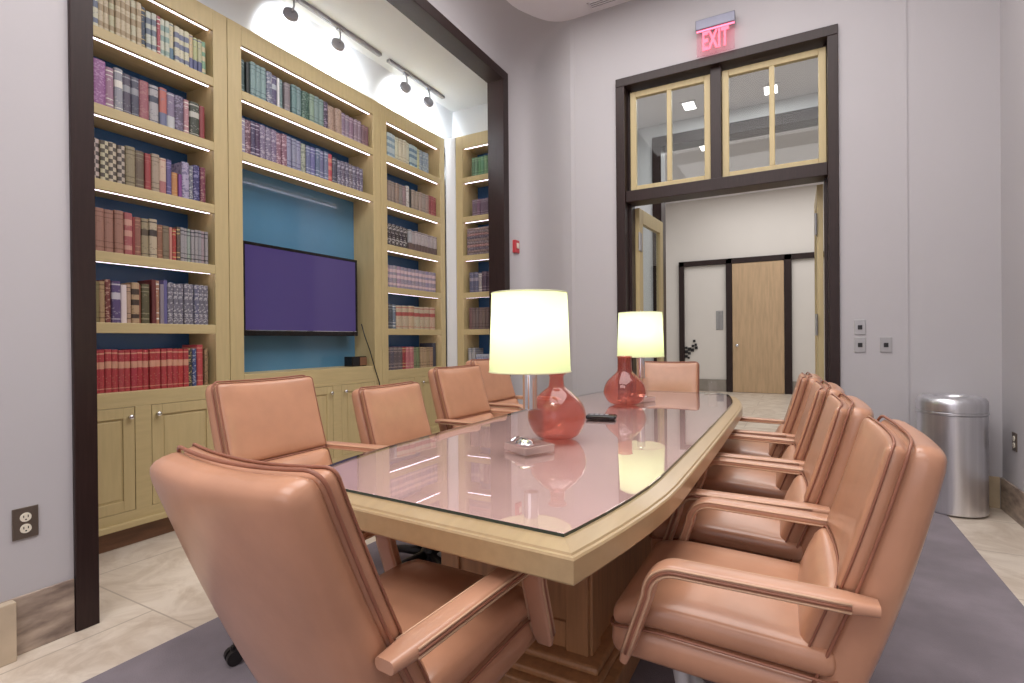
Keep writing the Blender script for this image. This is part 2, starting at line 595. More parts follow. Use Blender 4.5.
# far dark frame with cream panels and the oak door
b = NB()
for x0, x1 in ((-2.31, -2.20), (-1.34, -1.22), (-0.235, -0.10), (1.30, 1.42)):
    box(b, x0, x1, 11.95, 12.018, 0, 2.84, 0.004)
box(b, -2.31, 1.42, 11.95, 12.018, 2.73, 2.84, 0.004)
struct('trim_3', b, M_DARK)
b = NB()
for x0, x1 in ((-2.195, -1.345), (-0.095, 1.295)):
    box(b, x0, x1, 11.99, 12.015, 0.0, 0.26, 0.003)
struct('baseboard_hall', b, mat('hall_grey_stone', (150, 142, 132), 0.4, noise=0.1, nscale=6))
root = bpy.data.objects.new('door_4', None); COL.objects.link(root); root.location = (-0.73, 11.985, 0); root['kind'] = 'structure'
b = NB(); box(b, -0.485, 0.490, -0.02, 0.02, 0.005, 2.725, 0.004)
obj('leaf_frame', b, M_HDOOR, root)
b = NB()
lathe(b, [(0, -0.01), (0.03, -0.01), (0.03, 0.0), (0.012, 0.005), (0.012, 0.04), (0.032, 0.05), (0.036, 0.07), (0.025, 0.085), (0, 0.088)], 20)
kn = obj('door_knob', b, M_CHROME, root, True); kn.location = (-0.39, -0.022, 0.99); kn.rotation_euler = (PI / 2, 0, 0)
b = NB()
for i in range(2):
    for j in range(4):
        box(b, -0.062 + i * 0.066, -0.004 + i * 0.066, -0.012, 0.0, -0.19 + j * 0.098, -0.10 + j * 0.098, 0.003)
box(b, -0.072, 0.072, 0.0, 0.006, -0.205, 0.208, 0.002)
o = tag(obj('call_panel', b, M_NICKEL), 'small grey call panel of square plates beside the far hall door', 'panel'); o.location = (-1.475, 12.012, 1.53)
wo = thing('wall_ornament', 'stepped cluster of small dark squares fixed to the far hall wall', 'ornament', (-2.06, 12.008, 0.91))
for x, z, q in ((-.11, -.16, .06), (-.11, -.06, .07), (-.11, .03, .05), (-.045, -.09, .06), (-.04, .0, .075), (.02, -.02, .07), (.03, .07, .05), (.10, .03, .06), (.09, .10, .05), (.06, .18, .05), (-.06, -.19, .045)):
    b = NB(); box(b, x - q / 2, x + q / 2, -0.012, 0.006, z - q / 2, z + q / 2, 0.003)
    obj('square', b, M_BLACK, wo)

# ceiling fixtures of the hall
def hall_light(x, y, label):
    t = thing('ceiling_light', label, 'ceiling light', (x, y, HZ))
    b = NB()
    w, d = 0.07, 0.12
    box(b, -w - 0.03, w + 0.03, -d - 0.03, -d, -0.012, -0.001); box(b, -w - 0.03, w + 0.03, d, d + 0.03, -0.012, -0.001)
    box(b, -w - 0.03, -w, -d, d, -0.012, -0.001); box(b, w, w + 0.03, -d, d, -0.012, -0.001)
    obj('trim_ring', b, M_CEIL, t)
    b = NB(); box(b, -w, w, -d, d, -0.008, -0.002)
    obj('diffuser', b, M_PANEL, t)
hall_light(-1.22, 7.08, 'square recessed ceiling light seen through the left transom pane')
hall_light(-0.27, 7.12, 'square recessed ceiling light seen through the right transom pane')
hall_light(-1.27, 8.76, 'small far ceiling light seen below the portal header through the transom')

# ================================================================== BOOKCASES
XF = -3.30
SH = [2.86, 2.445, 2.04, 1.65, 1.263, 0.876]     # shelf top heights
TH = 0.058
TOPZ = 3.283
def face_pt(face, u, n, z):
    """u along the front, n depth behind the front, z up."""
    return (XF - n, u, z) if face == 'left' else (u, 4.58 + n, z)
def fbox(bm, face, u0, u1, n0, n1, z0, z1, bev=0.0):
    a, c = face_pt(face, u0, n0, z0), face_pt(face, u1, n1, z1)
    box(bm, min(a[0], c[0]), max(a[0], c[0]), min(a[1], c[1]), max(a[1], c[1]), z0, z1, bev)

def bookcase(label, face, u0, u1, o0, o1, shelves, doors, recess=None, led=True, depth=0.33):
    p = face_pt(face, (u0 + u1) / 2, 0, 0)
    t = thing('bookcase', label, 'bookcase', p)
    T = Matrix.Translation(Vector(p))
    def part(name, bm, m, parent=t):
        bmesh.ops.translate(bm, verts=bm.verts, vec=-Vector(p))
        return obj(name, bm, m, parent)
    # face frame and carcass
    b = NB()
    fbox(b, face, u0, o0, 0, 0.022, 0.12, TOPZ, 0.003); fbox(b, face, o1, u1, 0, 0.022, 0.12, TOPZ, 0.003)
    fbox(b, face, o0, o1, 0, 0.022, 3.165, TOPZ, 0.002)
    fbox(b, face, o0 - 0.018, o0, 0.022, depth, 0.10, TOPZ); fbox(b, face, o1, o1 + 0.018, 0.022, depth, 0.10, TOPZ)
    fbox(b, face, o0, o1, 0.022, depth, 3.19, 3.21)
    fbox(b, face, u0, u1, -0.0, depth, TOPZ - 0.004, TOPZ + 0.016)
    part('carcass', b, M_OAK)
    b = NB()
    fbox(b, face, o0, o1, 0, 0.022, 0.125, 0.205, 0.002)
    fbox(b, face, o0, o1, 0, 0.022, 0.79, 0.82, 0.002)
    for k in range(len(doors) - 1):
        fbox(b, face, doors[k][1], doors[k + 1][0], 0, 0.022, 0.205, 0.79, 0.002)
    if doors[0][0] - o0 > 0.004:
        fbox(b, face, o0, doors[0][0], 0, 0.022, 0.205, 0.79, 0.002)
    if o1 - doors[-1][1] > 0.004:
        fbox(b, face, doors[-1][1], o1, 0, 0.022, 0.205, 0.79, 0.002)
    part('cabinet_frame', b, M_OAKH)
    b = NB(); fbox(b, face, u0, u1, -0.022, 0.02, 0.115, 0.150, 0.006)
    part('base_moulding', b, M_OAKH)
    b = NB(); fbox(b, face, u0, u1, 0.05, 0.07, 0.0, 0.115)
    part('toe_kick', b, M_TOE)
    b = NB(); fbox(b, face, o0, o1, depth - 0.03, depth, 0.10, 3.19)
    part('back_panel', b, M_BLUE)
    for k, z in enumerate(shelves):
        b = NB()
        last = (z == shelves[-1] and z < 1.0)
        fbox(b, face, o0, o1, 0.0, 0.024, z - TH, z, 0.003)
        fbox(b, face, o0, o1, 0.024, depth - 0.03, z - 0.03, z)
        s = part('shelf', b, M_OAKH)
        if led and not last:
            b = NB(); fbox(b, face, o0 + 0.012, o1 - 0.012, 0.030, 0.043, z - TH + 0.001, z - TH + 0.006)
            part('led_strip', b, M_LED, s)
    if led:
        b = NB(); fbox(b, face, o0 + 0.012, o1 - 0.012, 0.030, 0.043, 3.168, 3.176)
        part('led_strip', b, M_LED)
    if recess:
        b = NB(); fbox(b, face, o0, o1, depth - 0.085, depth - 0.034, recess[0], recess[1])
        part('recess_panel', b, M_TEAL)
    if recess:
        b = NB(); fbox(b, face, o0, o1, 0, 0.022, 0.82, 0.875, 0.001)
        part('counter_rail', b, M_OAKH)
    for d0, d1, ks in doors:
        b = NB()
        w, z0, z1 = 0.06, 0.207, 0.788
        g = 0.003
        fbox(b, face, d0 + g, d0 + w, 0.001, 0.021, z0, z1, 0.002); fbox(b, face, d1 - w, d1 - g, 0.001, 0.021, z0, z1, 0.002)
        fbox(b, face, d0 + w, d1 - w, 0.001, 0.021, z0, z0 + w, 0.002); fbox(b, face, d0 + w, d1 - w, 0.001, 0.021, z1 - w, z1, 0.002)
        fbox(b, face, d0 + w, d1 - w, 0.010, 0.018, z0 + w, z1 - w)
        fbox(b, face, d0 + w + 0.012, d1 - w - 0.012, 0.006, 0.012, z0 + w + 0.012, z1 - w - 0.012, 0.003)
        d = part('door', b, M_OAK)
        uk = d1 - 0.03 if ks > 0 else d0 + 0.03
        b = NB()
        lathe(b, [(0, 0), (0.007, 0), (0.006, 0.012), (0.013, 0.018), (0.015, 0.025), (0.011, 0.032), (0, 0.034)], 16)
        k = obj('knob', b, M_CHROME, d, True)
        q = Vector(face_pt(face, uk, -0.0, 0.735)) - Vector(p)
        k.location = q
        k.rotation_euler = (0, PI / 2, 0) if face == 'left' else (PI / 2, 0, 0)
    return t

bookcase('tall pale oak bookcase in full view nearest the dark frame, six book shelves over cupboards', 'left', 0.90, 2.134, 0.99, 2.040, SH, [(0.99, 1.16, 1), (1.20, 1.567, 1), (1.652, 2.036, -1)])
bookcase('wide pale oak bookcase with two book shelves above the television recess', 'left', 2.138, 3.578, 2.236, 3.486, [SH[0], SH[1], 0.93], [(2.24, 2.60, 1), (2.69, 3.005, 1), (3.095, 3.482, -1)], recess=(0.93, SH[1] - 0.03))
bookcase('pale oak bookcase just right of the television recess, under the short track light', 'left', 3.582, 4.556, 3.662, 4.476, SH, [(3.665, 4.03, 1), (4.11, 4.473, -1)])
bookcase('narrow pale oak bookcase facing forward at the corner, half hidden by the dark frame', 'return', -3.172, -2.71, -3.088, -2.73, SH, [(-3.085, -2.735, 1)])

# ================================================================== BOOKS
_bm_cache = {}
def spine_mat(style, c1, c2):
    key = (style, c1, c2)
    if key in _bm_cache:
        return _bm_cache[key]
    m, nt, b = new_mat('cover_%s' % style)
    b.inputs['Roughness'].default_value = 0.5
    tc = nt.nodes.new('ShaderNodeTexCoord')
    sx = nt.nodes.new('ShaderNodeSeparateXYZ')
    nt.links.new(tc.outputs['Generated'], sx.inputs[0])
    def mute(c):
        g = sum(c) / 3.0
        return tuple(v * 0.80 + g * 0.17 for v in c)
    A, B = lin(mute(c1)), lin(mute(c2))
    r = nt.nodes.new('ShaderNodeValToRGB')
    r.color_ramp.interpolation = 'CONSTANT'
    runs = {
        'plain': [(0, A)],
        'gilt': [(0, A), (.10, B), (.13, A), (.24, B), (.26, A), (.80, B), (.82, A), (.90, B), (.93, A)],
        'label': [(0, A), (.08, B), (.10, A), (.56, B), (.72, A), (.90, B), (.93, A)],
        'two': [(0, B), (.36, A), (.93, B), (.96, A)],
        'bands': [(0, A), (.12, B), (.22, A), (.44, B), (.58, A), (.70, B), (.84, A)],
        'text': [(0, A)], 'check': [(0, A)],
    }[style]
    els = r.color_ramp.elements
    while len(els) > 1:
        els.remove(els[-1])
    els[0].position, els[0].color = runs[0]
    for pz, c in runs[1:]:
        e = els.new(pz); e.color = c
    nt.links.new(sx.outputs['Z'], r.inputs['Fac'])
    out = r.outputs['Color']
    if style in ('text', 'check', 'label', 'two', 'bands', 'gilt'):
        # small printed marks on the spine
        mp = nt.nodes.new('ShaderNodeMapping')
        mp.inputs['Scale'].default_value = (60, 60, 95) if style != 'check' else (45, 45, 45)
        nt.links.new(tc.outputs['Object'], mp.inputs['Vector'])
        if style == 'check':
            k = nt.nodes.new('ShaderNodeTexChecker'); k.inputs['Scale'].default_value = 1.0
            fac = k.outputs['Fac']
            nt.links.new(mp.outputs['Vector'], k.inputs['Vector'])
            amt = 0.9
        else:
            k = nt.nodes.new('ShaderNodeTexNoise'); k.inputs['Scale'].default_value = 1.0; k.inputs['Detail'].default_value = 2
            nt.links.new(mp.outputs['Vector'], k.inputs['Vector'])
            th = nt.nodes.new('ShaderNodeMath'); th.operation = 'GREATER_THAN'; th.inputs[1].default_value = 0.55 if style == 'text' else 0.63
            nt.links.new(k.outputs['Fac'], th.inputs[0])
            fac = th.outputs[0]
            amt = 0.75 if style == 'text' else 0.45
        ml = nt.nodes.new('ShaderNodeMath'); ml.operation = 'MULTIPLY'; ml.inputs[1].default_value = amt
        nt.links.new(fac, ml.inputs[0])
        mx = nt.nodes.new('ShaderNodeMixRGB')
        nt.links.new(ml.outputs[0], mx.inputs['Fac'])
        nt.links.new(out, mx.inputs['Color1'])
        mx.inputs['Color2'].default_value = B
        out = mx.outputs['Color']
    nt.links.new(out, b.inputs['Base Color'])
    _bm_cache[key] = m
    return m

def book_mesh(w, h, d, m, paper=0.0):
    """Book standing upright: spine faces -Y (front), thickness along X."""
    b = NB()
    c = 0.0025 if w > 0.012 else 0.0012
    n = 6
    hw = w / 2
    arc = [(-hw * math.cos(PI * i / n), -0.22 * w * math.sin(PI * i / n)) for i in range(n + 1)]
    inner = [(x * (hw - c) / hw, y + c) for x, y in arc]
    outline = [(-hw, d)] + arc + [(hw, d), (hw - c, d)] + inner[::-1] + [(-hw + c, d)]
    prism(b, outline, 0, h, 0)
    box(b, -hw + c, hw - c, c + 0.002, d - 0.006, 0.004, h - 0.004, 0, 1)
    me = bpy.data.meshes.new('book')
    bmesh.ops.recalc_face_normals(b, faces=b.faces)
    b.to_mesh(me); b.free()
    me.materials.append(m); me.materials.append(M_PAGES)
    return me

ORD = ['', 'first', 'second', 'third', 'fourth', 'fifth', 'sixth', 'seventh', 'eighth', 'ninth', 'tenth', 'eleventh', 'twelfth', 'thirteenth', 'fourteenth', 'fifteenth', 'sixteenth', 'seventeenth', 'eighteenth', 'nineteenth', 'twentieth',
       'twenty-first', 'twenty-second', 'twenty-third', 'twenty-fourth', 'twenty-fifth', 'twenty-sixth', 'twenty-seventh', 'twenty-eighth', 'twenty-ninth', 'thirtieth']
ROW = ['top', 'second', 'third', 'fourth', 'fifth', 'bottom']
def shelf_books(face, u0, u1, z, spec, where, group, from_right=True, setback=0.045, fit=True):
    """spec: (count, width, height, style, colour, colour2, words, gap_after)."""
    items = []
    for cnt, w, h, st, c1, c2, wd, *rest in spec:
        for i in range(cnt):
            items.append([w, h, st, c1, c2, wd, 0.0])
        if rest:
            items[-1][6] = rest[0]
    tot = sum(i[0] + 0.0012 + i[6] for i in items)
    k = (u1 - u0) / tot if fit else 1.0
    u = u0
    N = len(items)
    for i, (w, h, st, c1, c2, wd, gap) in enumerate(items):
        w2 = w * k
        hh = h * random.uniform(0.985, 1.015)
        cc = tuple(max(0, min(255, v + random.randint(-3, 3) * 3)) for v in c1) if random.random() < 0.4 else c1
        me = book_mesh(w2, hh, random.uniform(0.155, 0.175), spine_mat(st, cc, c2))
        o = bpy.data.objects.new('book', me)
        COL.objects.link(o)
        sb = setback + random.uniform(-0.006, 0.006)
        o.location = Vector(face_pt(face, u + w2 / 2, sb, z + 0.0006))
        o.rotation_euler = (0, 0, PI / 2 if face == 'left' else 0)
        j = N - i if from_right else i + 1
        side = 'right' if from_right else 'left'
        tag(o, ('%s, %s from %s on %s' % (wd, ORD[j], side, where)) if j > 1 else ('%s at the %s end of %s' % (wd, side, where)), 'book', group)
        u += w2 + 0.0012 + gap * k

cr, tn, wh = (214, 204, 172), (188, 166, 132), (228, 224, 214)
gold = (204, 178, 112)
# ---- left bookcase
LBU0, LBU1 = 1.345, 2.020
LW = '%s shelf of left bookcase'
shelf_books('left', LBU0, LBU1, SH[0], [
    (3, .025, .262, 'bands', (206, 206, 190), (112, 122, 146), 'pale blue-banded cream book'),
    (8, .025, .262, 'bands', (204, 188, 156), (172, 150, 116), 'tan cream old book'),
    (1, .022, .250, 'gilt', (60, 80, 86), gold, 'dark green slim book'),
    (2, .027, .240, 'bands', (196, 200, 186), (110, 122, 140), 'grey cream book'),
    (1, .018, .240, 'gilt', (176, 74, 86), wh, 'slim red book'),
    (2, .025, .240, 'bands', (200, 204, 184), (140, 168, 160), 'pale green banded book'),
    (1, .024, .240, 'two', (206, 196, 160), (92, 126, 150), 'cream book with teal foot'),
    (3, .029, .235, 'bands', (210, 204, 176), (112, 120, 148), 'cream and blue book'),
    (1, .022, .230, 'two', (206, 184, 132), (100, 104, 150), 'tan book with blue foot'),
    (2, .025, .225, 'two', (190, 184, 140), (90, 96, 140), 'straw book with violet foot'),
    (1, .022, .220, 'bands', (120, 168, 136), (206, 190, 150), 'green end book')], LW % 'top', 'books on the left bookcase top shelf')
shelf_books('left', LBU0, LBU1 - 0.01, SH[1], [
    (1, .036, .235, 'gilt', (190, 156, 136), (150, 100, 90), 'tan book'),
    (1, .060, .250, 'text', (152, 84, 150), (190, 140, 190), 'wide purple book'),
    (1, .034, .235, 'gilt', (168, 120, 156), wh, 'mauve book'),
    (1, .036, .245, 'label', (150, 152, 164), wh, 'pale grey book'),
    (2, .036, .235, 'label', (80, 80, 100), (150, 152, 160), 'slate book with pale label'),
    (1, .046, .235, 'text', (156, 92, 96), (180, 120, 120), 'wide red-brown book'),
    (1, .046, .232, 'label', (170, 172, 178), (70, 76, 96), 'grey book with dark label'),
    (1, .036, .232, 'two', (190, 96, 104), (110, 116, 150), 'red book with grey foot'),
    (1, .040, .225, 'two', (126, 126, 146), (190, 192, 196), 'grey book with white foot'),
    (1, .046, .225, 'text', (98, 86, 112), (150, 140, 170), 'dark violet book'),
    (1, .026, .222, 'gilt', (186, 124, 130), wh, 'pink slim book'),
    (1, .054, .220, 'label', (74, 62, 62), (188, 186, 176), 'wide black-brown book'),
    (1, .030, .215, 'plain', (140, 48, 60), wh, 'crimson end book')], LW % 'second', 'books on the left bookcase second shelf')
shelf_books('left', LBU0, LBU1 - 0.012, SH[2], [
    (5, .036, .225, 'check', (192, 180, 160), (66, 56, 54), 'patterned cream book of a set'),
    (1, .046, .230, 'gilt', (150, 136, 104), (110, 98, 70), 'olive book'),
    (1, .044, .220, 'gilt', (108, 98, 84), (140, 128, 100), 'dark olive book'),
    (1, .030, .218, 'gilt', (166, 60, 62), (180, 90, 84), 'red book'),
    (1, .040, .226, 'gilt', (170, 150, 128), (130, 112, 92), 'tan book'),
    (1, .036, .220, 'two', (204, 180, 156), (180, 110, 110), 'cream pink-footed book'),
    (1, .026, .222, 'gilt', (94, 84, 140), (140, 130, 180), 'violet blue book'),
    (1, .032, .150, 'gilt', (196, 128, 72), (200, 160, 100), 'short orange book'),
    (1, .018, .150, 'plain', (130, 70, 130), wh, 'short purple book'),
    (1, .040, .235, 'text', (170, 160, 190), (96, 88, 130), 'tall white and violet book'),
    (1, .022, .220, 'text', (110, 112, 130), (190, 190, 190), 'blue-grey slim book'),
    (1, .036, .232, 'text', (60, 54, 112), (150, 146, 190), 'dark blue book'),
    (1, .030, .230, 'text', (116, 58, 70), (170, 130, 120), 'maroon end book')], LW % 'third', 'books on the left bookcase third shelf')
shelf_books('left', LBU0, LBU1, SH[3], [
    (1, .050, .246, 'gilt', (186, 108, 98), (150, 80, 70), 'rose brown volume'),
    (3, .046, .240, 'gilt', (166, 116, 98), (140, 92, 76), 'plain brown volume'),
    (1, .040, .240, 'bands', (178, 96, 84), (206, 150, 130), 'banded rust volume'),
    (1, .014, .222, 'plain', (150, 50, 50), wh, 'thin red book'),
    (1, .032, .225, 'gilt', (150, 96, 80), (180, 130, 100), 'brown book'),
    (1, .038, .222, 'label', (166, 142, 108), (96, 80, 62), 'tan dark-labelled book'),
    (1, .044, .232, 'label', (188, 170, 140), (70, 60, 56), 'pale tan book with black label'),
    (1, .030, .205, 'gilt', (156, 92, 76), (180, 130, 100), 'rust book'),
    (1, .038, .205, 'gilt', (134, 110, 86), (100, 82, 62), 'olive brown book'),
    (1, .016, .205, 'plain', (200, 130, 116), wh, 'pale pink slim book'),
    (1, .022, .200, 'gilt', (168, 60, 52), gold, 'bright red slim book'),
    (1, .020, .210, 'gilt', (100, 80, 70), gold, 'dark brown slim book'),
    (8, .020, .212, 'gilt', (156, 150, 152), (66, 58, 72), 'pale grey thin volume')], LW % 'fourth', 'books on the left bookcase fourth shelf')
shelf_books('left', LBU0, LBU1, SH[4], [
    (1, .044, .235, 'label', (92, 72, 124), (196, 190, 200), 'violet book with white label'),
    (1, .030, .225, 'gilt', (132, 118, 72), (110, 96, 60), 'olive green book'),
    (1, .028, .225, 'gilt', (176, 142, 100), (130, 96, 66), 'tan brown book'),
    (1, .026, .240, 'text', (132, 60, 58), (200, 160, 140), 'dark red book'),
    (1, .046, .232, 'label', (90, 70, 120), (196, 190, 200), 'violet white-labelled book'),
    (1, .030, .218, 'plain', (222, 214, 210), wh, 'white book'),
    (1, .022, .218, 'gilt', (186, 150, 122), (120, 90, 70), 'light tan book'),
    (1, .042, .235, 'bands', (184, 156, 118), (74, 56, 46), 'tan and black book'),
    (1, .012, .225, 'plain', (140, 80, 60), wh, 'thin rust book'),
    (1, .044, .232, 'gilt', (96, 86, 66), (150, 140, 110), 'black olive book', .010),
    (1, .026, .262, 'plain', (112, 44, 44), wh, 'tall dark red book'),
    (1, .018, .260, 'gilt', (186, 126, 104), wh, 'tall rust book'),
    (1, .024, .240, 'plain', (140, 128, 140), wh, 'grey lilac book'),
    (1, .022, .262, 'plain', (98, 92, 150), wh, 'tall blue violet book'),
    (8, .031, .250, 'text', (110, 106, 122), (196, 192, 196), 'grey lettered volume')], LW % 'fifth', 'books on the left bookcase fifth shelf')
shelf_books('left', LBU0, LBU1 - 0.004, SH[5], [
    (17, .031, .236, 'label', (184, 52, 58), (214, 150, 120), 'red volume with pale label'),
    (1, .022, .236, 'text', (74, 66, 62), gold, 'dark brown slim book'),
    (1, .024, .236, 'text', (62, 74, 128), (180, 180, 190), 'blue slim book', .008),
    (1, .038, .262, 'gilt', (196, 66, 70), (214, 130, 110), 'tall bright red book', .010),
    (1, .022, .235, 'text', (160, 132, 96), (110, 80, 60), 'tan end book')], LW % 'bottom', 'books on the left bookcase bottom shelf')
# ---- wide middle bookcase
CW = '%s shelf above the television'
tealc = (84, 112, 118)
shelf_books('left', 2.246, 3.470, SH[0], [
    (1, .046, .235, 'gilt', (62, 88, 92), (130, 150, 150), 'dark teal book', .010),
    (1, .030, .235, 'plain', (40, 48, 48), gold, 'black book'),
    (3, .042, .250, 'gilt', (128, 158, 158), (90, 116, 120), 'pale teal book'),
    (1, .046, .240, 'text', (110, 116, 140), (190, 190, 200), 'blue-grey lettered book'),
    (1, .046, .235, 'label', (84, 84, 118), (170, 180, 190), 'dark blue book'),
    (1, .018, .225, 'plain', (226, 226, 226), wh, 'thin white book'),
    (1, .030, .230, 'gilt', (110, 132, 136), (150, 170, 170), 'grey teal book', .012),
    (1, .054, .225, 'gilt', (124, 122, 128), (160, 150, 150), 'wide grey brown book', .012),
    (2, .046, .235, 'gilt', (118, 146, 148), (80, 106, 110), 'teal grey book'),
    (1, .074, .228, 'text', (52, 88, 76), (120, 150, 130), 'wide dark green book'),
    (3, .048, .230, 'gilt', (126, 152, 148), (90, 116, 112), 'sea green book'),
    (1, .040, .225, 'text', (70, 54, 78), (170, 150, 180), 'black violet book'),
    (2, .074, .212, 'text', (176, 146, 128), (140, 112, 98), 'wide tan-rose book'),
    (5, .047, .205, 'gilt', (140, 116, 132), (190, 170, 180), 'mauve volume'),
    (2, .042, .185, 'gilt', (120, 80, 88), (160, 120, 120), 'purple brown book')], CW % 'top', 'books on the top shelf above the television')
shelf_books('left', 2.246, 3.400, SH[1], [
    (1, .040, .242, 'gilt', (150, 142, 170), wh, 'lilac book'),
    (1, .044, .242, 'text', (110, 70, 88), (190, 160, 170), 'plum book'),
    (2, .036, .245, 'gilt', (72, 62, 96), (180, 170, 190), 'dark violet book'),
    (3, .046, .245, 'text', (120, 108, 136), (180, 170, 186), 'grey violet book'),
    (2, .046, .240, 'text', (136, 90, 110), (200, 170, 180), 'wine book'),
    (3, .044, .240, 'gilt', (140, 140, 170), (90, 84, 124), 'pale blue-violet book'),
    (1, .044, .228, 'text', (150, 156, 150), (100, 110, 100), 'grey green book', .010),
    (5, .044, .235, 'gilt', (104, 110, 150), (170, 176, 200), 'blue-grey volume'),
    (1, .046, .232, 'bands', (196, 72, 84), (206, 130, 110), 'bright red book'),
    (1, .050, .220, 'gilt', (74, 72, 90), (150, 150, 160), 'black-blue book', .008),
    (7, .042, .212, 'text', (98, 92, 116), (180, 176, 190), 'slate lettered volume')], CW % 'second', 'books on the second shelf above the television')
# ---- third bookcase
BW = '%s shelf right of the television'
shelf_books('left', 3.672, 4.330, SH[0], [
    (4, .036, .232, 'bands', (182, 200, 200), (130, 156, 170), 'pale blue book'),
    (4, .050, .228, 'gilt', (206, 198, 168), (170, 160, 130), 'cream book'),
    (3, .040, .225, 'bands', (170, 190, 190), (100, 130, 150), 'blue banded book'),
    (1, .030, .220, 'gilt', (200, 200, 150), (150, 150, 110), 'straw book'),
    (3, .044, .215, 'text', (130, 146, 160), (180, 190, 190), 'blue-grey book')], BW % 'top', 'books on the top shelf right of the television')
shelf_books('left', 3.672, 4.460, SH[1], [
    (6, .050, .205, 'gilt', (146, 128, 118), (120, 104, 96), 'taupe volume'),
    (1, .044, .215, 'text', (198, 192, 186), (150, 140, 130), 'white book'),
    (1, .036, .200, 'plain', (60, 62, 58), wh, 'black green book', .010),
    (5, .052, .200, 'gilt', (160, 142, 126), (130, 112, 98), 'light taupe volume'),
    (3, .044, .205, 'gilt', (156, 70, 74), (190, 120, 110), 'red end volume')], BW % 'second', 'books on the second shelf right of the television')
shelf_books('left', 3.672, 4.466, SH[2], [
    (6, .048, .205, 'text', (58, 48, 50), (190, 184, 180), 'black lettered volume', .010),
    (9, .046, .198, 'two', (176, 164, 164), (104, 82, 78), 'pale volume with brown foot')], BW % 'third', 'books on the third shelf right of the television')
shelf_books('left', 3.672, 4.440, SH[3], [
    (14, .050, .208, 'bands', (150, 138, 156), (206, 176, 180), 'pink-banded grey volume')], BW % 'fourth', 'books on the fourth shelf right of the television')
shelf_books('left', 3.672, 4.420, SH[4], [
    (2, .044, .235, 'gilt', (80, 84, 92), (150, 156, 160), 'dark slate book'),
    (1, .036, .228, 'gilt', (110, 124, 140), wh, 'blue grey book', .008),
    (7, .076, .225, 'label', (190, 170, 140), (176, 76, 70), 'wide cream red-labelled law volume')], BW % 'fifth', 'books on the fifth shelf right of the television')
shelf_books('left', 3.672, 4.440, SH[5], [
    (4, .050, .212, 'gilt', (100, 86, 88), (170, 150, 140), 'dark grey book'),
    (1, .040, .215, 'gilt', (160, 48, 52), gold, 'crimson book'),
    (2, .048, .215, 'gilt', (196, 110, 104), (210, 160, 140), 'coral book'),
    (2, .044, .205, 'gilt', (120, 130, 88), (90, 100, 66), 'olive green book', .006),
    (4, .044, .205, 'gilt', (170, 140, 104), (120, 92, 66), 'tan book'),
    (1, .050, .245, 'plain', (66, 54, 74), wh, 'tall dark violet book')], BW % 'bottom', 'books on the bottom shelf right of the television')
# ---- corner bookcase
RW = '%s shelf of the corner bookcase'
shelf_books('return', -2.995, -2.765, SH[0], [(6, .038, .200, 'gilt', (86, 128, 86), (130, 164, 120), 'green volume')], RW % 'top', 'green volumes on the corner bookcase', False)
shelf_books('return', -3.000, -2.765, SH[1], [(7, .034, .175, 'gilt', (112, 90, 110), (170, 150, 160), 'mauve brown volume')], RW % 'second', 'mauve volumes on the corner bookcase', False)
shelf_books('return', -3.040, -2.765, SH[3], [(2, .048, .215, 'label', (92, 92, 120), (150, 140, 150), 'blue slate book'), (1, .036, .20, 'gilt', (150, 136, 140), wh, 'grey book'), (2, .050, .21, 'gilt', (86, 66, 86), (150, 130, 140), 'plum book')], RW % 'fourth', 'books on the corner bookcase fourth shelf', False)
shelf_books('return', -3.050, -2.765, SH[4], [(7, .045, .225, 'gilt', (120, 98, 94), (90, 72, 70), 'umber volume')], RW % 'fifth', 'umber volumes on the corner bookcase', False)
shelf_books('return', -3.060, -2.975, SH[5], [(2, .036, .19, 'gilt', (160, 158, 160), (110, 110, 120), 'pale grey book')], RW % 'bottom', 'grey books on the corner bookcase bottom shelf', False)
# flat stacks in the corner bookcase
def flat_stack(x0, x1, z, n, cols, h, words, group, where):
    zz = z + 0.0006
    for i in range(n):
        c1, c2 = cols[i % len(cols)]
        hh = h * random.uniform(0.9, 1.1)
        me = book_mesh(hh, (x1 - x0) * random.uniform(0.94, 1.0), 0.20, spine_mat('text', c1, c2))
        o = bpy.data.objects.new('book', me); COL.objects.link(o)
        # spine forward, lying flat: thickness -> z, height -> x
        o.rotation_euler = (0, PI / 2, 0)
        o.location = (x0 + random.uniform(0, 0.006), 4.58 + 0.04 + random.uniform(-0.004, 0.004), zz + hh / 2)
        tag(o, '%s, %s from bottom of flat stack on %s' % (words, ORD[i + 1], where), 'book', group)
        zz += hh + 0.0008
flat_stack(-3.06, -2.76, SH[2], 10, [((120, 104, 110), (176, 160, 160)), ((150, 126, 122), (100, 80, 84)), ((96, 84, 100), (160, 150, 160)), ((158, 110, 112), (200, 170, 160))], .027, 'thin binder', 'flat stack of binders in the corner bookcase', 'third shelf of corner bookcase')
flat_stack(-2.965, -2.76, SH[5], 4, [((120, 136, 176), (200, 206, 220)), ((176, 182, 196), (110, 120, 160))], .030, 'pale blue booklet', 'flat stack of blue booklets in the corner bookcase', 'bottom shelf of corner bookcase')

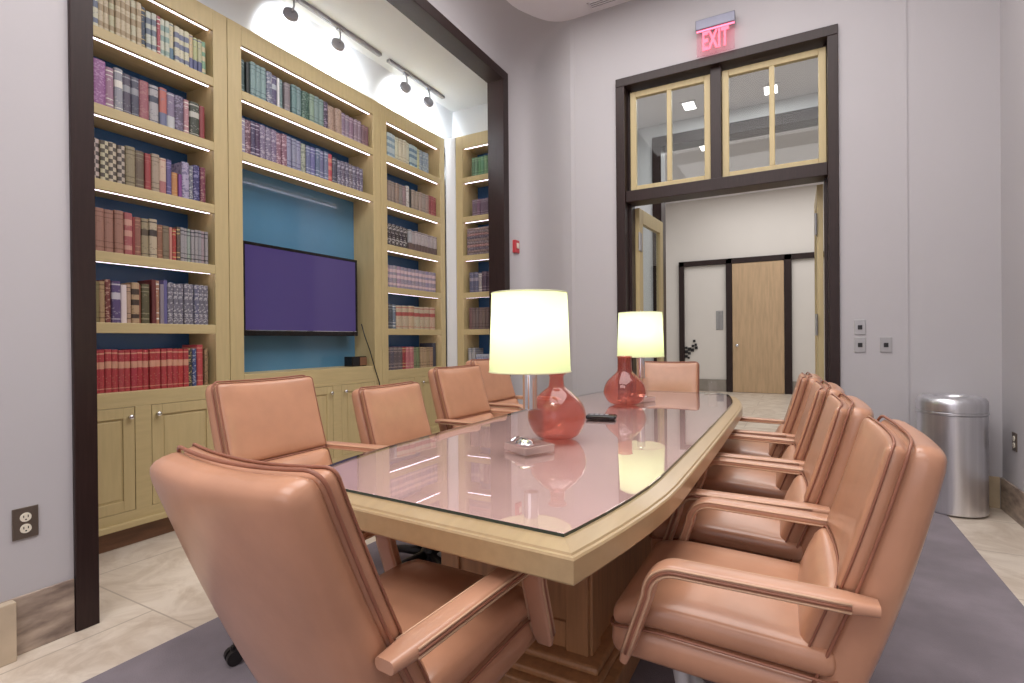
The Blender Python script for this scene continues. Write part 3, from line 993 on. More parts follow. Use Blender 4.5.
# ================================================================== TELEVISION AND RECESS
tv = thing('television', 'wide flat black-framed television with a purple screen hung in the blue recess', 'television', (-3.42, 2.848, 1.53))
W2, H2 = 0.545, 0.335
b = NB(); box(b, -0.045, 0.0, -W2, W2, -H2, H2, 0.008)
obj('casing', b, M_PLASTIC, tv)
b = NB()
bz = 0.022
box(b, 0.0, 0.008, -W2, W2, H2 - bz, H2, 0.003); box(b, 0.0, 0.008, -W2, -W2 + bz, -H2 + 0.04, H2 - bz, 0.003); box(b, 0.0, 0.008, W2 - bz, W2, -H2 + 0.04, H2 - bz, 0.003)
box(b, 0.0, 0.010, -W2, W2, -H2, -H2 + 0.04, 0.004)
obj('bezel', b, M_PLASTIC, tv)
b = NB(); box(b, 0.0, 0.004, -W2 + bz, W2 - bz, -H2 + 0.04, H2 - bz)
obj('screen', b, M_SCREEN, tv)
b = NB(); box(b, 0.008, 0.012, -W2 + 0.02, W2 - 0.02, -H2 + 0.036, -H2 + 0.041)
obj('chrome_strip', b, M_CHROME, tv)
b = NB(); box(b, -0.115, -0.045, -0.15, 0.15, -0.12, 0.12, 0.004); box(b, -0.123, -0.115, -0.25, 0.25, -0.18, 0.18)
obj('wall_mount', b, M_BLACK, tv)
b = NB()
tube(b, [(-3.37, 3.395, 1.30), (-3.34, 3.40, 1.20), (-3.295, 3.42, 1.06), (-3.285, 3.47, 0.90), (-3.285, 3.52, 0.78), (-3.286, 3.555, 0.55), (-3.287, 3.56, 0.16)], 0.0045, 8)
tag(obj('power_cord', b, M_BLACK, None, True), 'thin dark cord hanging from the television down over the oak cupboards', 'cord')
sp = thing('desk_speaker', 'small black and brown box at the right end of the television recess', 'speaker', (-3.40, 3.35, 0.9305))
b = NB(); box(b, -0.05, 0.05, -0.085, 0.085, 0, 0.085, 0.006)
obj('cabinet', b, M_PLASTIC, sp)
b = NB(); box(b, 0.051, 0.056, 0.0, 0.08, 0.006, 0.078, 0.002)
obj('front_grille', b, mat('brown_grille', (120, 84, 60), 0.5, noise=0.1, nscale=60), sp)

# ================================================================== TRACK LIGHTS
def track(label, y0, y1, heads, x=-3.31):
    t = thing('track_light', label, 'track light', (x, (y0 + y1) / 2, NZ), 0, 'track lights over the bookcases')
    L = (y1 - y0) / 2
    b = NB(); box(b, -0.02, 0.02, -L, L, -0.028, -0.001, 0.003); box(b, -0.006, 0.006, -L + .01, L - .01, -0.032, -0.027)
    obj('rail', b, M_GREYP, t)
    for yh in heads:
        yy = yh - (y0 + y1) / 2
        b = NB()
        # stem, yoke and round lamp head tilted to the wall
        tube(b, [(0, yy + 0.07, -0.03), (0.03, yy + 0.05, -0.10), (0.078, yy - 0.005, -0.195)], 0.007, 8)
        box(b, -0.012, 0.012, yy + 0.04, yy + 0.10, -0.045, -0.028, 0.003)
        d = Vector((-0.86, 0.36, -0.32)).normalized()
        c = Vector((0.055, yy, -0.20))
        tube(b, [c - d * 0.012, c - d * 0.011, c - d * 0.006, c + d * 0.018], [0.02, 0.050, 0.054, 0.054], 20)
        h = obj('lamp_head', b, M_GREYP, t, True, 40)
        b = NB()
        cyl_between(b, c + d * 0.0185, c + d * 0.021, 0.046, 20)
        obj('lens', b, M_BULB, h)
        ld = bpy.data.lights.new('track_spot', 'SPOT')
        ld.energy = 60; ld.spot_size = math.radians(150); ld.spot_blend = 0.8; ld.shadow_soft_size = 0.04; ld.color = (.88, .94, 1.0)
        lo = bpy.data.objects.new('track_spot', ld); COL.objects.link(lo)
        lo.location = Vector(t.location) + c + d * 0.035
        lo.rotation_euler = d.to_track_quat('-Z', 'Y').to_euler()
track('long grey track light with two round heads above the television bookcase', 2.15, 3.60, (2.60, 3.05))
track('short grey track light with two round heads near the niche corner', 3.70, 4.56, (3.88, 4.23))

# ================================================================== CONFERENCE TABLE
TC = -0.84
def half_w(y):
    # bowed sides
    t = (y - 2.40) / 1.49
    return 0.556 - 0.012 * t * t - (0.075 * max(0, (abs(t) - 0.62) / 0.38) ** 1.6)
ys = [0.91, 1.0, 1.12, 1.25, 1.38, 1.5, 1.7, 2.0, 2.4, 2.8, 3.1, 3.3, 3.42, 3.55, 3.68, 3.80, 3.89]
right = [(TC + half_w(y), y) for y in ys]
left = [(TC - half_w(y), y + (0.045 if y < 1.0 else 0.03 if y < 1.2 else 0.0)) for y in ys]
far = [(TC + 0.40, 3.965), (TC + 0.33, 3.99), (TC, 4.0), (TC - 0.33, 3.99), (TC - 0.40, 3.965)]
OUT = right + far + left[::-1]
def inset(poly, d):
    n = len(poly); out = []
    for i in range(n):
        p0, p1, p2 = Vector(poly[i - 1]), Vector(poly[i]), Vector(poly[(i + 1) % n])
        e1, e2 = (p1 - p0).normalized(), (p2 - p1).normalized()
        n1, n2 = Vector((-e1.y, e1.x)), Vector((-e2.y, e2.x))
        m = (n1 + n2)
        m = m / max(0.2, m.dot(n1))
        out.append(tuple(p1 + m * d))
    return out
def stack(bm, rings, cap0=True, cap1=True, mi=0):
    vs = [[bm.verts.new((x, y, z)) for x, y in poly] for poly, z in rings]
    n = len(vs[0])
    for a, c in zip(vs, vs[1:]):
        for i in range(n):
            j = (i + 1) % n
            bm.faces.new((a[i], a[j], c[j], c[i])).material_index = mi
    if cap0: bm.faces.new(vs[0][::-1]).material_index = mi
    if cap1: bm.faces.new(vs[-1]).material_index = mi
table = thing('conference_table', 'long boat-shaped pale wood conference table with a glass covered rose top', 'table', (0, 0, 0))
b = NB()
stack(b, [(inset(OUT, 0.010), 0.684), (inset(OUT, 0.002), 0.686), (OUT, 0.690), (OUT, 0.734), (inset(OUT, 0.003), 0.738), (inset(OUT, 0.009), 0.739), (inset(OUT, 0.012), 0.743), (inset(OUT, 0.050), 0.7515), (inset(OUT, 0.058), 0.7515), (inset(OUT, 0.060), 0.749), (inset(OUT, 0.061), 0.749)])
obj('tabletop', b, M_TABLE, table)
b = NB(); prism(b, inset(OUT, 0.064), 0.7492, 0.7512)
obj('top_inlay', b, M_INLAY, table)
b = NB()
g0 = inset(OUT, 0.054)
stack(b, [(inset(g0, 0.001), 0.7522), (g0, 0.7526), (g0, 0.7598), (inset(g0, 0.0016), 0.7606)])
for f in b.faces:
    f.material_index = 1 if abs(f.normal.z) < 0.5 else 0
b.normal_update()
for f in b.faces:
    f.material_index = 1 if abs(f.normal.z) < 0.6 else 0
obj('glass_top', b, [M_TGLASS, M_GEDGE], table)
PX0, PX1, PY0, PY1 = -1.15, -0.585, 1.56, 3.40
b = NB()
box(b, PX0, PX1, PY0, PY1, 0.13, 0.684, 0.004)
for z0, z1 in ((0.16, 0.24), (0.60, 0.68)):
    box(b, PX0 + .0755, PX1 - .0755, PY0 - 0.012, PY0, z0, z1, 0.003)
for x0, x1 in ((PX0, PX0 + .075), (PX1 - .075, PX1)):
    box(b, x0, x1, PY0 - 0.012, PY0, 0.13, 0.683, 0.003)
for y0, y1 in ((PY0, PY0 + .08), (2.43, 2.53), (PY1 - .08, PY1)):
    box(b, PX1, PX1 + 0.012, y0, y1, 0.13, 0.683, 0.003)
    box(b, PX0 - 0.012, PX0, y0, y1, 0.13, 0.683, 0.003)
obj('pedestal', b, M_PED, table)
b = NB()
e = 0.09
box(b, PX0 - e, PX1 + e, PY0 - 0.14, PY1 + 0.14, 0.0105, 0.10, 0.006)
box(b, PX0 - e + .03, PX1 + e - .03, PY0 - 0.11, PY1 + 0.11, 0.10, 0.125, 0.008)
box(b, PX0 - .05, PX1 + .05, PY0 - 0.06, PY1 + 0.06, 0.125, 0.15, 0.010)
obj('plinth', b, M_PED, table)

# ================================================================== CHAIRS
def make_chair(label, loc, rz, recline=0.0, arm_back=0.0):
    t = thing('office_chair', label, 'chair', loc, rz, 'tan leather chairs round the conference table')
    # back frame of reference: s up the back, n forwards, x lateral
    B0 = Vector((0, -0.128, 0.36)); T0 = Vector((0, -0.318 - recline, 0.930 + recline * 0.12))
    D = (T0 - B0).normalized(); Nn = Vector((0, D.z, -D.y)); LB = (T0 - B0).length
    def back(x, s, n):
        wrap = 0.020 * (x / 0.225) ** 2
        return B0 + Vector((1, 0, 0)) * x + D * s + Nn * (n + wrap) + Vector((0, -0.012, 0)) * math.sin(PI * max(0, min(1, s / LB)))
    # shell
    b = NB()
    def fs(q):
        s = q.y + LB / 2
        w = 1.0
        return back(q.x * w, s, q.z if q.z > 0 else q.z * (1.0 - 0.5 * s / LB))
    rbox(b, 0.222, LB / 2, 0.046, 0.036, fs, 10)
    sh = obj('back_shell', b, M_LEATHER, t, True)
    def seam_loop(hx, hy, r, sc, n, rad=0.0042, wmul=1.0):
        return [back(x, sc + y, n) for x, y in rrect(hx, hy, r, 5)]
    b = NB()
    tube(b, seam_loop(0.224, LB / 2 - 0.003, 0.035, LB / 2, 0.040), 0.0036, 6, True)
    obj('shell_piping', b, M_PIPE, sh, True)
    # upper cushion
    def cushion(name, hw, s0, s1, th, n0, puff, r):
        b = NB()
        sc, hl = (s0 + s1) / 2, (s1 - s0) / 2
        def fc(q):
            u, v = q.x / hw, q.y / hl
            p = puff * max(0, 1 - u * u) * max(0, 1 - v * v)
            return back(q.x, sc + q.y, n0 + q.z + (p if q.z > 0 else 0))
        rbox(b, hw, hl, th, r, fc, 10)
        o = obj(name, b, M_LEATHER, t, True)
        b = NB()
        tube(b, [back(x, sc + y, n0 + th * 0.45) for x, y in rrect(hw + 0.001, hl + 0.001, 0.02, 4)], 0.0028, 6, True)
        obj('cushion_piping', b, M_PIPE, o, True)
    cushion('upper_back_cushion', 0.219, 0.262, LB - 0.018, 0.022, 0.056, 0.012, 0.019)
    cushion('lower_back_cushion', 0.217, 0.085, 0.258, 0.030, 0.060, 0.034, 0.027)
    # seat
    tilt = math.radians(2.0)
    def seat_pt(x, y, z):
        return Vector((x, y * math.cos(tilt) - (z - 0.42) * math.sin(tilt), z + y * math.sin(tilt)))
    b = NB()
    rbox(b, 0.232, 0.246, 0.044, 0.036, lambda q: seat_pt(q.x, q.y + 0.092, q.z + 0.412), 10)
    ss = obj('seat_shell', b, M_LEATHER, t, True)
    b = NB()
    def fseat(q):
        u, v = q.x / 0.232, q.y / 0.236
        p = 0.016 * max(0, 1 - u * u) * max(0, 1 - v * v) if q.z > 0 else 0
        drop = -0.022 * max(0, (v - 0.45) / 0.55) ** 2
        return seat_pt(q.x, q.y + 0.098, q.z + 0.487 + p + drop)
    rbox(b, 0.232, 0.236, 0.031, 0.027, fseat, 10)
    sc = obj('seat_cushion', b, M_LEATHER, t, True)
    b = NB()
    tube(b, [seat_pt(x, y + 0.098, 0.458 - 0.012 * max(0, (y / .222 - .45) / .55) ** 2) for x, y in rrect(0.234, 0.240, 0.03, 4)], 0.0034, 6, True)
    obj('seat_piping', b, M_PIPE, sc, True)
    # arms: one leather band that runs forward and folds down to the seat
    for sgn in (-1, 1):
        path = []
        def P(y, z, x):
            path.append(Vector((sgn * x, y, z)))
        for i in range(9):
            f = i / 8
            P(-0.205 - arm_back + f * (0.372 + arm_back), 0.632 + 0.006 * f, 0.250 + 0.014 * f)
        for i in range(1, 8):
            a = PI / 2 * i / 7
            P(0.167 + 0.062 * math.sin(a), 0.576 + 0.062 * math.cos(a), 0.264)
        for i in range(1, 7):
            f = i / 6
            P(0.229 + 0.058 * f, 0.576 - 0.172 * f, 0.264 - 0.002 * f)
        T = frames_along(path)
        b = NB()
        ring = rrect(0.029, 0.0135, 0.011, 3)
        rings = []
        m = len(path)
        for i, (p, tt) in enumerate(zip(path, T)):
            L = Vector((1, 0, 0)); L = (L - tt * L.dot(tt)).normalized(); Nv = tt.cross(L)
            k = 1.0
            if i == 0: k = 0.8
            if i == m - 1: k = 0.72
            wk = k * (1.0 + 0.10 * (i / m))
            rings.append([b.verts.new(p + L * x * wk + Nv * y * k) for x, y in ring])
        for a, c in zip(rings, rings[1:]):
            for k in range(len(ring)):
                j = (k + 1) % len(ring)
                b.faces.new((a[k], a[j], c[j], c[k]))
        b.faces.new(rings[0]); b.faces.new(rings[-1])
        arm = obj('armrest', b, M_LEATHER2, t, True, 50)
        b = NB()
        for side in (-1, 1):
            for off in (-0.008, 0.008):
                pp = []
                for i, (p, tt) in enumerate(zip(path, T)):
                    L = Vector((1, 0, 0)); L = (L - tt * L.dot(tt)).normalized(); Nv = tt.cross(L)
                    wk = 1.0 + 0.10 * (i / m)
                    pp.append(p + L * side * 0.0285 * wk + Nv * off)
                tube(b, pp[1:-1], 0.0028, 5)
        obj('arm_piping', b, M_SEAM, arm, True)
        b = NB()
        pp = []
        for i, (p, tt) in enumerate(zip(path, T)):
            L = Vector((1, 0, 0)); L = (L - tt * L.dot(tt)).normalized()
            pp.append(p + L * sgn * 0.0288 * (1.0 + 0.10 * (i / m)))
        tube(b, pp[1:-1], 0.0036, 5)
        obj('arm_seam', b, M_PIPE, arm, True)
    # mechanism, column, five-star base
    b = NB(); box(b, -0.10, 0.10, -0.06, 0.16, 0.335, 0.370, 0.006)
    obj('tilt_mechanism', b, M_BLACK, t)
    for x in (-0.055, 0.055):
        b = NB()
        for i in range(1):
            tube(b, [(x, 0.20, 0.366), (x, 0.20, 0.28), (x, 0.19, 0.20), (x * 0.6, 0.06, 0.12)], [0.021, 0.021, 0.020, 0.016], 8)
        obj('seat_bracket', b, M_ALU, t, True)
    b = NB(); lathe(b, [(0.026, 0.335), (0.026, 0.22), (0.036, 0.21), (0.036, 0.10), (0.0, 0.10)], 18)
    obj('gas_column', b, M_BLACK, t, True, 40)
    hub = NB(); lathe(hub, [(0.0, 0.068), (0.05, 0.07), (0.052, 0.115), (0.04, 0.13), (0.0, 0.13)], 18)
    obj('base_hub', hub, M_BLACK, t, True, 40)
    for k in range(5):
        a = math.radians(72 * k + 54)
        d = Vector((math.cos(a), math.sin(a), 0))
        b = NB()
        tube(b, [d * 0.04 + Vector((0, 0, 0.098)), d * 0.16 + Vector((0, 0, 0.09)), d * 0.245 + Vector((0, 0, 0.078)), d * 0.268 + Vector((0, 0, 0.070))], [0.024, 0.021, 0.017, 0.013], 10)
        leg = obj('base_leg', b, M_BLACK, t, True)
        b = NB()
        sd = Vector((-d.y, d.x, 0))
        c = d * 0.272 + Vector((0, 0, 0.0365))
        for s in (-1, 1):
            cyl_between(b, c + sd * s * 0.006, c + sd * s * 0.024, 0.0255, 16)
        cyl_between(b, c + Vector((0, 0, 0)), c + Vector((0, 0, 0.036)), 0.009, 8)
        obj('caster', b, M_BLACK, leg, True, 40)
    return t

CH0 = make_chair('tan leather armchair in the foreground, seen from behind its rounded back at the table end', (-0.797, 0.885, 0), math.radians(-2), 0.085, 0.045)
CH0.scale = (0.90, 1, 1)
CH1 = None
def chair(x, y, z, deg, label):
    global CH1
    if CH1 is None:
        CH1 = make_chair(label, (x, y, z), math.radians(deg))
        return CH1
    return dup(CH1, (x, y, z), math.radians(deg), label)
R = math.radians
chair(-0.072, 1.455, -0.0, 90, 'foremost tan leather chair right of the table, its arm and seat nearest the viewer')
chair(-0.125, 2.055, 0.0, 90, 'second tan leather chair from the front along the right side of the table')
chair(-0.158, 2.675, 0.0, 90, 'third tan leather chair along the right side, before the one nearest the doorway')
chair(-0.215, 3.335, 0.0, 90, 'tan leather chair nearest the doorway on the right side of the table')
def left_chair(x, y, dz, deg, label):
    """Chairs on the bookcase side stand at slightly different seat heights."""
    c = dup(CH1, (x, y, 0), R(deg), label)
    for o in c.children:
        n = o.name.split('.')[0]
        if n in ('gas_column', 'base_hub', 'base_leg'):
            continue
        o.location.z += dz
    return c
left_chair(-1.68, 1.40, 0.055, -90, 'tan leather chair before the left bookcase cupboards, first along the bookcase side')
left_chair(-1.60, 2.07, -0.02, -88, 'lower tan leather chair in front of the television cupboards, second on the bookcase side')
left_chair(-1.66, 2.74, 0.04, -93, 'tan leather chair third along the bookcase side, beside the corner of the shelves')
left_chair(-1.80, 3.36, 0.065, -92, 'tan leather chair partly behind the near lamp shade on the bookcase side')
left_chair(-0.90, 4.165, 0.015, 186, 'tan leather chair at the far table end before the open doorway')

# ================================================================== LAMPS, VASES, SMALL THINGS
TZ = 0.7608
def make_lamp(loc, label):
    t = thing('table_lamp', label, 'lamp', loc, math.radians(-28), 'table lamps on the conference table')
    b = NB(); rbox(b, 0.064, 0.064, 0.014, 0.005, lambda q: q + Vector((0, 0, 0.0148)), 3)
    obj('base', b, M_ABASE, t)
    b = NB(); rbox(b, 0.038, 0.030, 0.058, 0.004, lambda q: q + Vector((-0.012, 0.014, 0.0875)), 3)
    obj('acrylic_block', b, M_ACRYL, t)
    b = NB(); lathe(b, [(0, 0.146), (0.0255, 0.146), (0.0255, 0.284), (0.022, 0.288), (0, 0.276)], 24, (-0.012, 0.014))
    obj('stem', b, M_CHROME, t, True, 40)
    b = NB(); lathe(b, [(0.0, 0.288), (0.012, 0.288), (0.012, 0.30), (0.017, 0.302), (0.017, 0.35), (0.0, 0.352)], 16, (-0.012, 0.014))
    obj('socket', b, M_CHROME, t, True, 40)
    b = NB(); lathe(b, [(0.0, 0.3525), (0.012, 0.355), (0.030, 0.395), (0.026, 0.42), (0.0, 0.432)], 18, (-0.012, 0.014))
    obj('bulb', b, M_BULB, t, True)
    # chrome fitting on the base: domed ring and two small levers
    b = NB()
    lathe(b, [(0.0, 0.0295), (0.030, 0.0295), (0.033, 0.036), (0.026, 0.046), (0.012, 0.052), (0, 0.053)], 24, (0.020, -0.034))
    tube(b, [(0.020 + 0.040 * math.cos(2 * PI * i / 20), -0.034 + 0.022 * math.sin(2 * PI * i / 20), 0.034) for i in range(20)], 0.0045, 8, True)
    tube(b, [(-0.045, -0.030, 0.034), (-0.02, -0.036, 0.048), (0.0, -0.036, 0.050)], 0.005, 8)
    tube(b, [(-0.045, -0.046, 0.033), (-0.040, -0.028, 0.044)], 0.006, 8)
    obj('chrome_fitting', b, M_CHROME, t, True, 50)
    b = NB()
    n = 48
    c = (-0.012, 0.014)
    lathe(b, [(0.1435, 0.277), (0.1330, 0.552)], n, c, cap=False)
    obj('lamp_shade', b, M_SHADE, t, True)
    for r, z in ((0.1437, 0.277), (0.1332, 0.552)):
        b = NB(); tube(b, [(c[0] + r * math.cos(2 * PI * i / n), c[1] + r * math.sin(2 * PI * i / n), z) for i in range(n)], 0.0022, 6, True)
        obj('shade_rim', b, mat('shade_trim', (214, 214, 176), 0.6, noise=0.03, nscale=30), t, True)
    b = NB()
    for k in range(3):
        a = 2 * PI * k / 3
        tube(b, [(c[0], c[1], 0.545), (c[0] + 0.132 * math.cos(a), c[1] + 0.132 * math.sin(a), 0.548)], 0.0018, 6)
    tube(b, [(c[0], c[1], 0.352), (c[0] + .04, c[1], 0.38), (c[0] + .045, c[1], 0.46), (c[0], c[1], 0.545)], 0.0018, 6)
    lathe(b, [(0, 0.545), (0.008, 0.545), (0.008, 0.562), (0, 0.566)], 12, c)
    obj('harp', b, M_CHROME, t, True, 40)
    return t
LAMP = make_lamp((-0.825, 1.625, TZ), 'nearer glowing table lamp with a white drum shade on chrome and acrylic base')
LAMP2 = dup(LAMP, (-0.858, 3.235, TZ), math.radians(-20), 'farther glowing table lamp with white drum shade, before the doorway')
for L in (LAMP, LAMP2):
    bpy.context.view_layer.update()
    p = L.matrix_world @ Vector((-0.012, 0.014, 0.45))
    ld = bpy.data.lights.new('lamp_bulb_light', 'POINT')
    ld.energy = 1.9; ld.shadow_soft_size = 0.035; ld.color = (1.0, 0.96, 0.88)
    lo = bpy.data.objects.new('lamp_bulb_light', ld); COL.objects.link(lo); lo.location = p

def vase(loc, prof, label):
    t = thing('vase', label, 'vase', loc, 0, 'rose glass vases on the table')
    b = NB()
    th = 0.004
    inner = [(max(0.001, r - th), z + (th if i == 0 else 0)) for i, (r, z) in enumerate(prof)]
    lathe(b, [(0.0, prof[0][1])] + prof + inner[::-1] + [(0.0, prof[0][1] + th)], 40, cap=False)
    obj('bowl', b, M_VASE, t, True)
    r, z = prof[-1]
    b = NB(); tube(b, [((r - 0.002) * math.cos(2 * PI * i / 32), (r - 0.002) * math.sin(2 * PI * i / 32), z) for i in range(32)], 0.0042, 8, True)
    obj('rim', b, M_VASE, t, True)
    return t
def smooth_prof(pts, n=5):
    out = []
    P = [pts[0]] + pts + [pts[-1]]
    for i in range(1, len(P) - 2):
        p0, p1, p2, p3 = P[i - 1], P[i], P[i + 1], P[i + 2]
        for k in range(n):
            t = k / n
            out.append(tuple(0.5 * (2 * p1[j] + (p2[j] - p0[j]) * t + (2 * p0[j] - 5 * p1[j] + 4 * p2[j] - p3[j]) * t * t + (3 * p1[j] - p0[j] - 3 * p2[j] + p3[j]) * t ** 3) for j in range(2)))
    out.append(pts[-1])
    return out
vase((-0.832, 1.88, TZ), smooth_prof([(.055, .002), (.085, .018), (.110, .062), (.113, .10), (.098, .142), (.060, .182), (.034, .203), (.029, .224), (.028, .244), (.036, .256)]), 'taller rose glass vase with a flared rim beside the nearer lamp')
vase((-0.898, 3.02, TZ), smooth_prof([(.060, .002), (.096, .018), (.122, .062), (.122, .096), (.104, .138), (.066, .176), (.044, .200), (.041, .232), (.041, .268), (.043, .284)]), 'squat rose glass vase with a straight neck before the farther lamp')
rc = thing('remote_control', 'small black remote control lying on the glass between the two vases', 'remote control', (-0.842, 2.44, TZ), math.radians(10))
b = NB(); rbox(b, 0.072, 0.040, 0.010, 0.008, lambda q: q + Vector((0, 0, 0.0105)), 4)
obj('handset', b, M_PLASTIC, rc, True, 60)
for i in range(4):
    for j in range(2):
        b = NB(); box(b, -0.055 + i * 0.024, -0.039 + i * 0.024, -0.015 + j * 0.016, -0.004 + j * 0.016, 0.0203, 0.0225, 0.0008)
        obj('button', b, M_GREYP, rc)
# acrylic holder at the far corner of the table
ac = thing('card_holder', 'small clear acrylic holder standing at the far corner of the table', 'holder', (-0.52, 3.84, TZ), math.radians(8))
b = NB(); box(b, -0.055, 0.055, -0.03, 0.03, 0.0004, 0.008, 0.002)
obj('foot', b, M_ACRYL, ac)
b = NB(); box(b, -0.03, 0.03, -0.002, 0.002, 0.008, 0.085, 0.001)
obj('upright', b, M_ACRYL, ac)

# ================================================================== WASTE BIN
bn = thing('waste_bin', 'tall round brushed steel waste bin in the back right corner', 'bin', (0.885, 4.405, 0.0108))
b = NB(); lathe(b, [(0.176, 0.0), (0.182, 0.006), (0.182, 0.628), (0.178, 0.632)], 48)
obj('body', b, M_STEEL, bn, True, 40)
b = NB(); lathe(b, [(0.183, 0.634), (0.188, 0.637), (0.188, 0.648), (0.183, 0.651)], 48)
obj('band', b, M_STEEL, bn, True, 40)
b = NB(); lathe(b, [(0.184, 0.652), (0.186, 0.70), (0.181, 0.727), (0.164, 0.743), (0.140, 0.748), (0.118, 0.747), (0.110, 0.742), (0.105, 0.73), (0.100, 0.66), (0.0, 0.66)], 48)
obj('lid', b, M_STEEL, bn, True, 40)

# ================================================================== WALL FITTINGS
def switch(x, z, label):
    t = thing('switch_plate', label, 'switch', (x, YB - 0.001, z), 0, 'switch plates by the doorway')
    b = NB(); box(b, -0.035, 0.035, -0.006, 0, -0.055, 0.055, 0.002)
    obj('plate', b, M_NICKEL, t)
    b = NB(); box(b, -0.014, 0.014, -0.010, -0.006, -0.018, 0.014, 0.001)
    obj('rocker', b, M_BLACK, t)
switch(0.402, 1.222, 'upper of two stacked nickel switch plates beside the doorway')
switch(0.402, 1.092, 'lower of two stacked nickel switch plates beside the doorway')
switch(0.558, 1.092, 'single nickel switch plate farthest from the doorway')
def outlet(loc, rz, label):
    t = thing('outlet', label, 'outlet', loc, rz)
    b = NB(); box(b, -0.038, 0.038, -0.006, -0.0005, -0.058, 0.058, 0.002)
    obj('plate', b, M_PLATE, t)
    for z in (-0.021, 0.021):
        b = NB()
        lathe(b, [(0, 0), (0.017, 0), (0.0165, 0.003), (0, 0.003)], 20)
        o = obj('socket', b, M_IVORY, t); o.rotation_euler = (PI / 2, 0, 0); o.location = (0, -0.0062, z)
        b = NB()
        for x in (-0.0065, 0.0065):
            box(b, x - 0.0014, x + 0.0014, -0.0098, -0.0093, z - 0.001, z + 0.008)
        cyl_between(b, (0, -0.0093, z - 0.008), (0, -0.0098, z - 0.008), 0.0028, 8)
        obj('slots', b, M_BLACK, t)
outlet((XW + 0.0005, 0.832, 0.482), math.radians(90), 'bronze outlet plate on the left wall near the dark frame')
outlet((XR - 0.0005, 4.37, 0.485), math.radians(-90), 'outlet plate on the right wall beyond the waste bin')
fa = thing('alarm_button', 'small red alarm unit on the wall right of the niche frame', 'alarm', (XW + 0.001, 4.70, 2.10), math.radians(90))
b = NB(); box(b, -0.045, 0.045, -0.04, 0, -0.065, 0.065, 0.006)
obj('housing', b, M_RED, fa)
b = NB(); box(b, -0.022, 0.022, -0.048, -0.040, -0.02, 0.035, 0.004)
obj('strobe', b, M_IVORY, fa)
# exit sign
ex = thing('exit_sign', 'clear hanging exit sign with glowing red letters above the doorway', 'sign', (-0.575, YB - 0.055, 3.60))
b = NB(); box(b, -0.15, 0.15, -0.028, 0.028, 0.085, 0.165, 0.004); box(b, -0.12, 0.12, 0.028, 0.054, 0.09, 0.155)
obj('housing', b, mat('sign_housing_aluminium', (118, 118, 132), 0.35, metal=0.5, noise=0.03, nscale=20), ex)
b = NB(); box(b, -0.145, 0.145, -0.006, 0.004, -0.125, 0.0845, 0.001)
obj('acrylic_panel', b, M_EXITG, ex)
b = NB(); box(b, -0.145, 0.145, -0.009, 0.006, 0.078, 0.0848)
obj('light_bar', b, emit('exit_light_bar', (255, 120, 150), 2.5), ex)
fc = bpy.data.curves.new('letters', 'FONT')
fc.body = 'EXIT'; fc.size = 0.20; fc.align_x = 'CENTER'; fc.align_y = 'CENTER'; fc.extrude = 0.0015; fc.offset = 0.005
tmp = bpy.data.objects.new('tmp_letters', fc); COL.objects.link(tmp)
bpy.context.view_layer.update()
me = bpy.data.meshes.new_from_object(tmp.evaluated_get(bpy.context.evaluated_depsgraph_get()))
bpy.data.objects.remove(tmp)
me.materials.clear(); me.materials.append(M_EXIT)
lt = bpy.data.objects.new('letters', me); COL.objects.link(lt); lt.parent = ex
lt.rotation_euler = (PI / 2, 0, 0); lt.location = (0, -0.010, -0.02); lt.scale = (0.50, 1.05, 1)
# ceiling slot vent
v = thing('air_vent', 'long narrow slotted air vent in the ceiling above the doorway', 'vent', (-0.92, 4.49, ROOM_Z))
b = NB()
for k in range(4):
    box(b, -0.72, 0.72, -0.05 + k * 0.027, -0.038 + k * 0.027, -0.010, -0.0005, 0.001)
box(b, -0.72, -0.70, -0.05, 0.043, -0.010, -0.0005); box(b, 0.70, 0.72, -0.05, 0.043, -0.010, -0.0005)
obj('grille', b, M_CEIL, v)
b = NB(); box(b, -0.70, 0.70, -0.038, 0.031, -0.003, -0.0006)
obj('duct', b, M_BLACK, v)

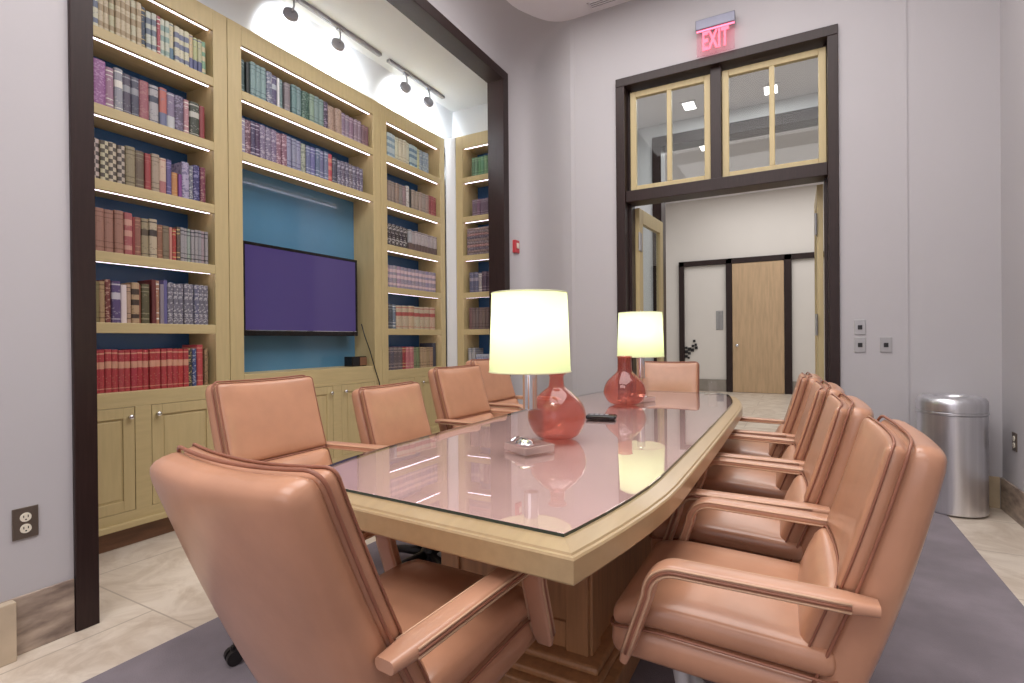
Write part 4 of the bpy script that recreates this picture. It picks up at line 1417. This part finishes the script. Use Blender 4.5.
# ================================================================== LIGHTS
def area(name, loc, sx, sy, energy, col=(1, 1, 1), rot=(0, 0, 0)):
    ld = bpy.data.lights.new(name, 'AREA')
    ld.shape = 'RECTANGLE'; ld.size = sx; ld.size_y = sy; ld.energy = energy; ld.color = col
    lo = bpy.data.objects.new(name, ld); COL.objects.link(lo); lo.location = loc; lo.rotation_euler = rot
    return lo
area('ceiling_fixture_light', (-0.7, 2.3, ROOM_Z - 0.03), 2.6, 3.2, 118, (1.0, .975, .965))  # broad soft fill added under the ceiling over the table, no fixture built
area('ceiling_fixture_light', (-0.6, -1.0, ROOM_Z - 0.03), 2.4, 2.2, 84, (1.0, .975, .965))  # second added ceiling fill, unseen behind the camera
area('window_daylight', (-0.6, -2.55, 1.9), 3.0, 2.6, 60, (.94, .95, 1.0), (R(90), 0, R(180)))  # unseen fill panel added at the front wall, which has no window
area('hall_ceiling_light', (-0.3, 6.2, HZ - 0.03), 2.4, 1.6, 48, (1.0, .985, .985))
area('hall_ceiling_light', (-0.3, 9.8, HZ - 0.03), 3.0, 3.0, 76, (1.0, .985, .985))
w = bpy.data.worlds.new('world'); scene.world = w; w.use_nodes = True
w.node_tree.nodes['Background'].inputs[0].default_value = (0.9, 0.9, 1.0, 1)
w.node_tree.nodes['Background'].inputs[1].default_value = 0.2

# ================================================================== CAMERA
cd = bpy.data.cameras.new('camera')
cam = bpy.data.objects.new('camera', cd); COL.objects.link(cam)
cd.sensor_fit = 'HORIZONTAL'; cd.sensor_width = 36.0; cd.lens = 521.75 / 1024 * 36.0
cd.clip_start = 0.02; cd.clip_end = 60
r_ = Vector((0.87703704, 0.4803485, -0.00844749)); u_ = Vector((0.0058564, 0.00689262, 0.9999591)); f_ = Vector((-0.48038707, 0.87705063, -0.00323197))
mw = Matrix(((r_.x, u_.x, -f_.x, 0), (r_.y, u_.y, -f_.y, 0), (r_.z, u_.z, -f_.z, 1.15), (0, 0, 0, 1)))
cam.matrix_world = mw
scene.camera = cam
vs = scene.view_settings
vs.view_transform = 'Standard'; vs.look = 'None'; vs.exposure = 0.0; vs.gamma = 1.0; vs.use_curve_mapping = False
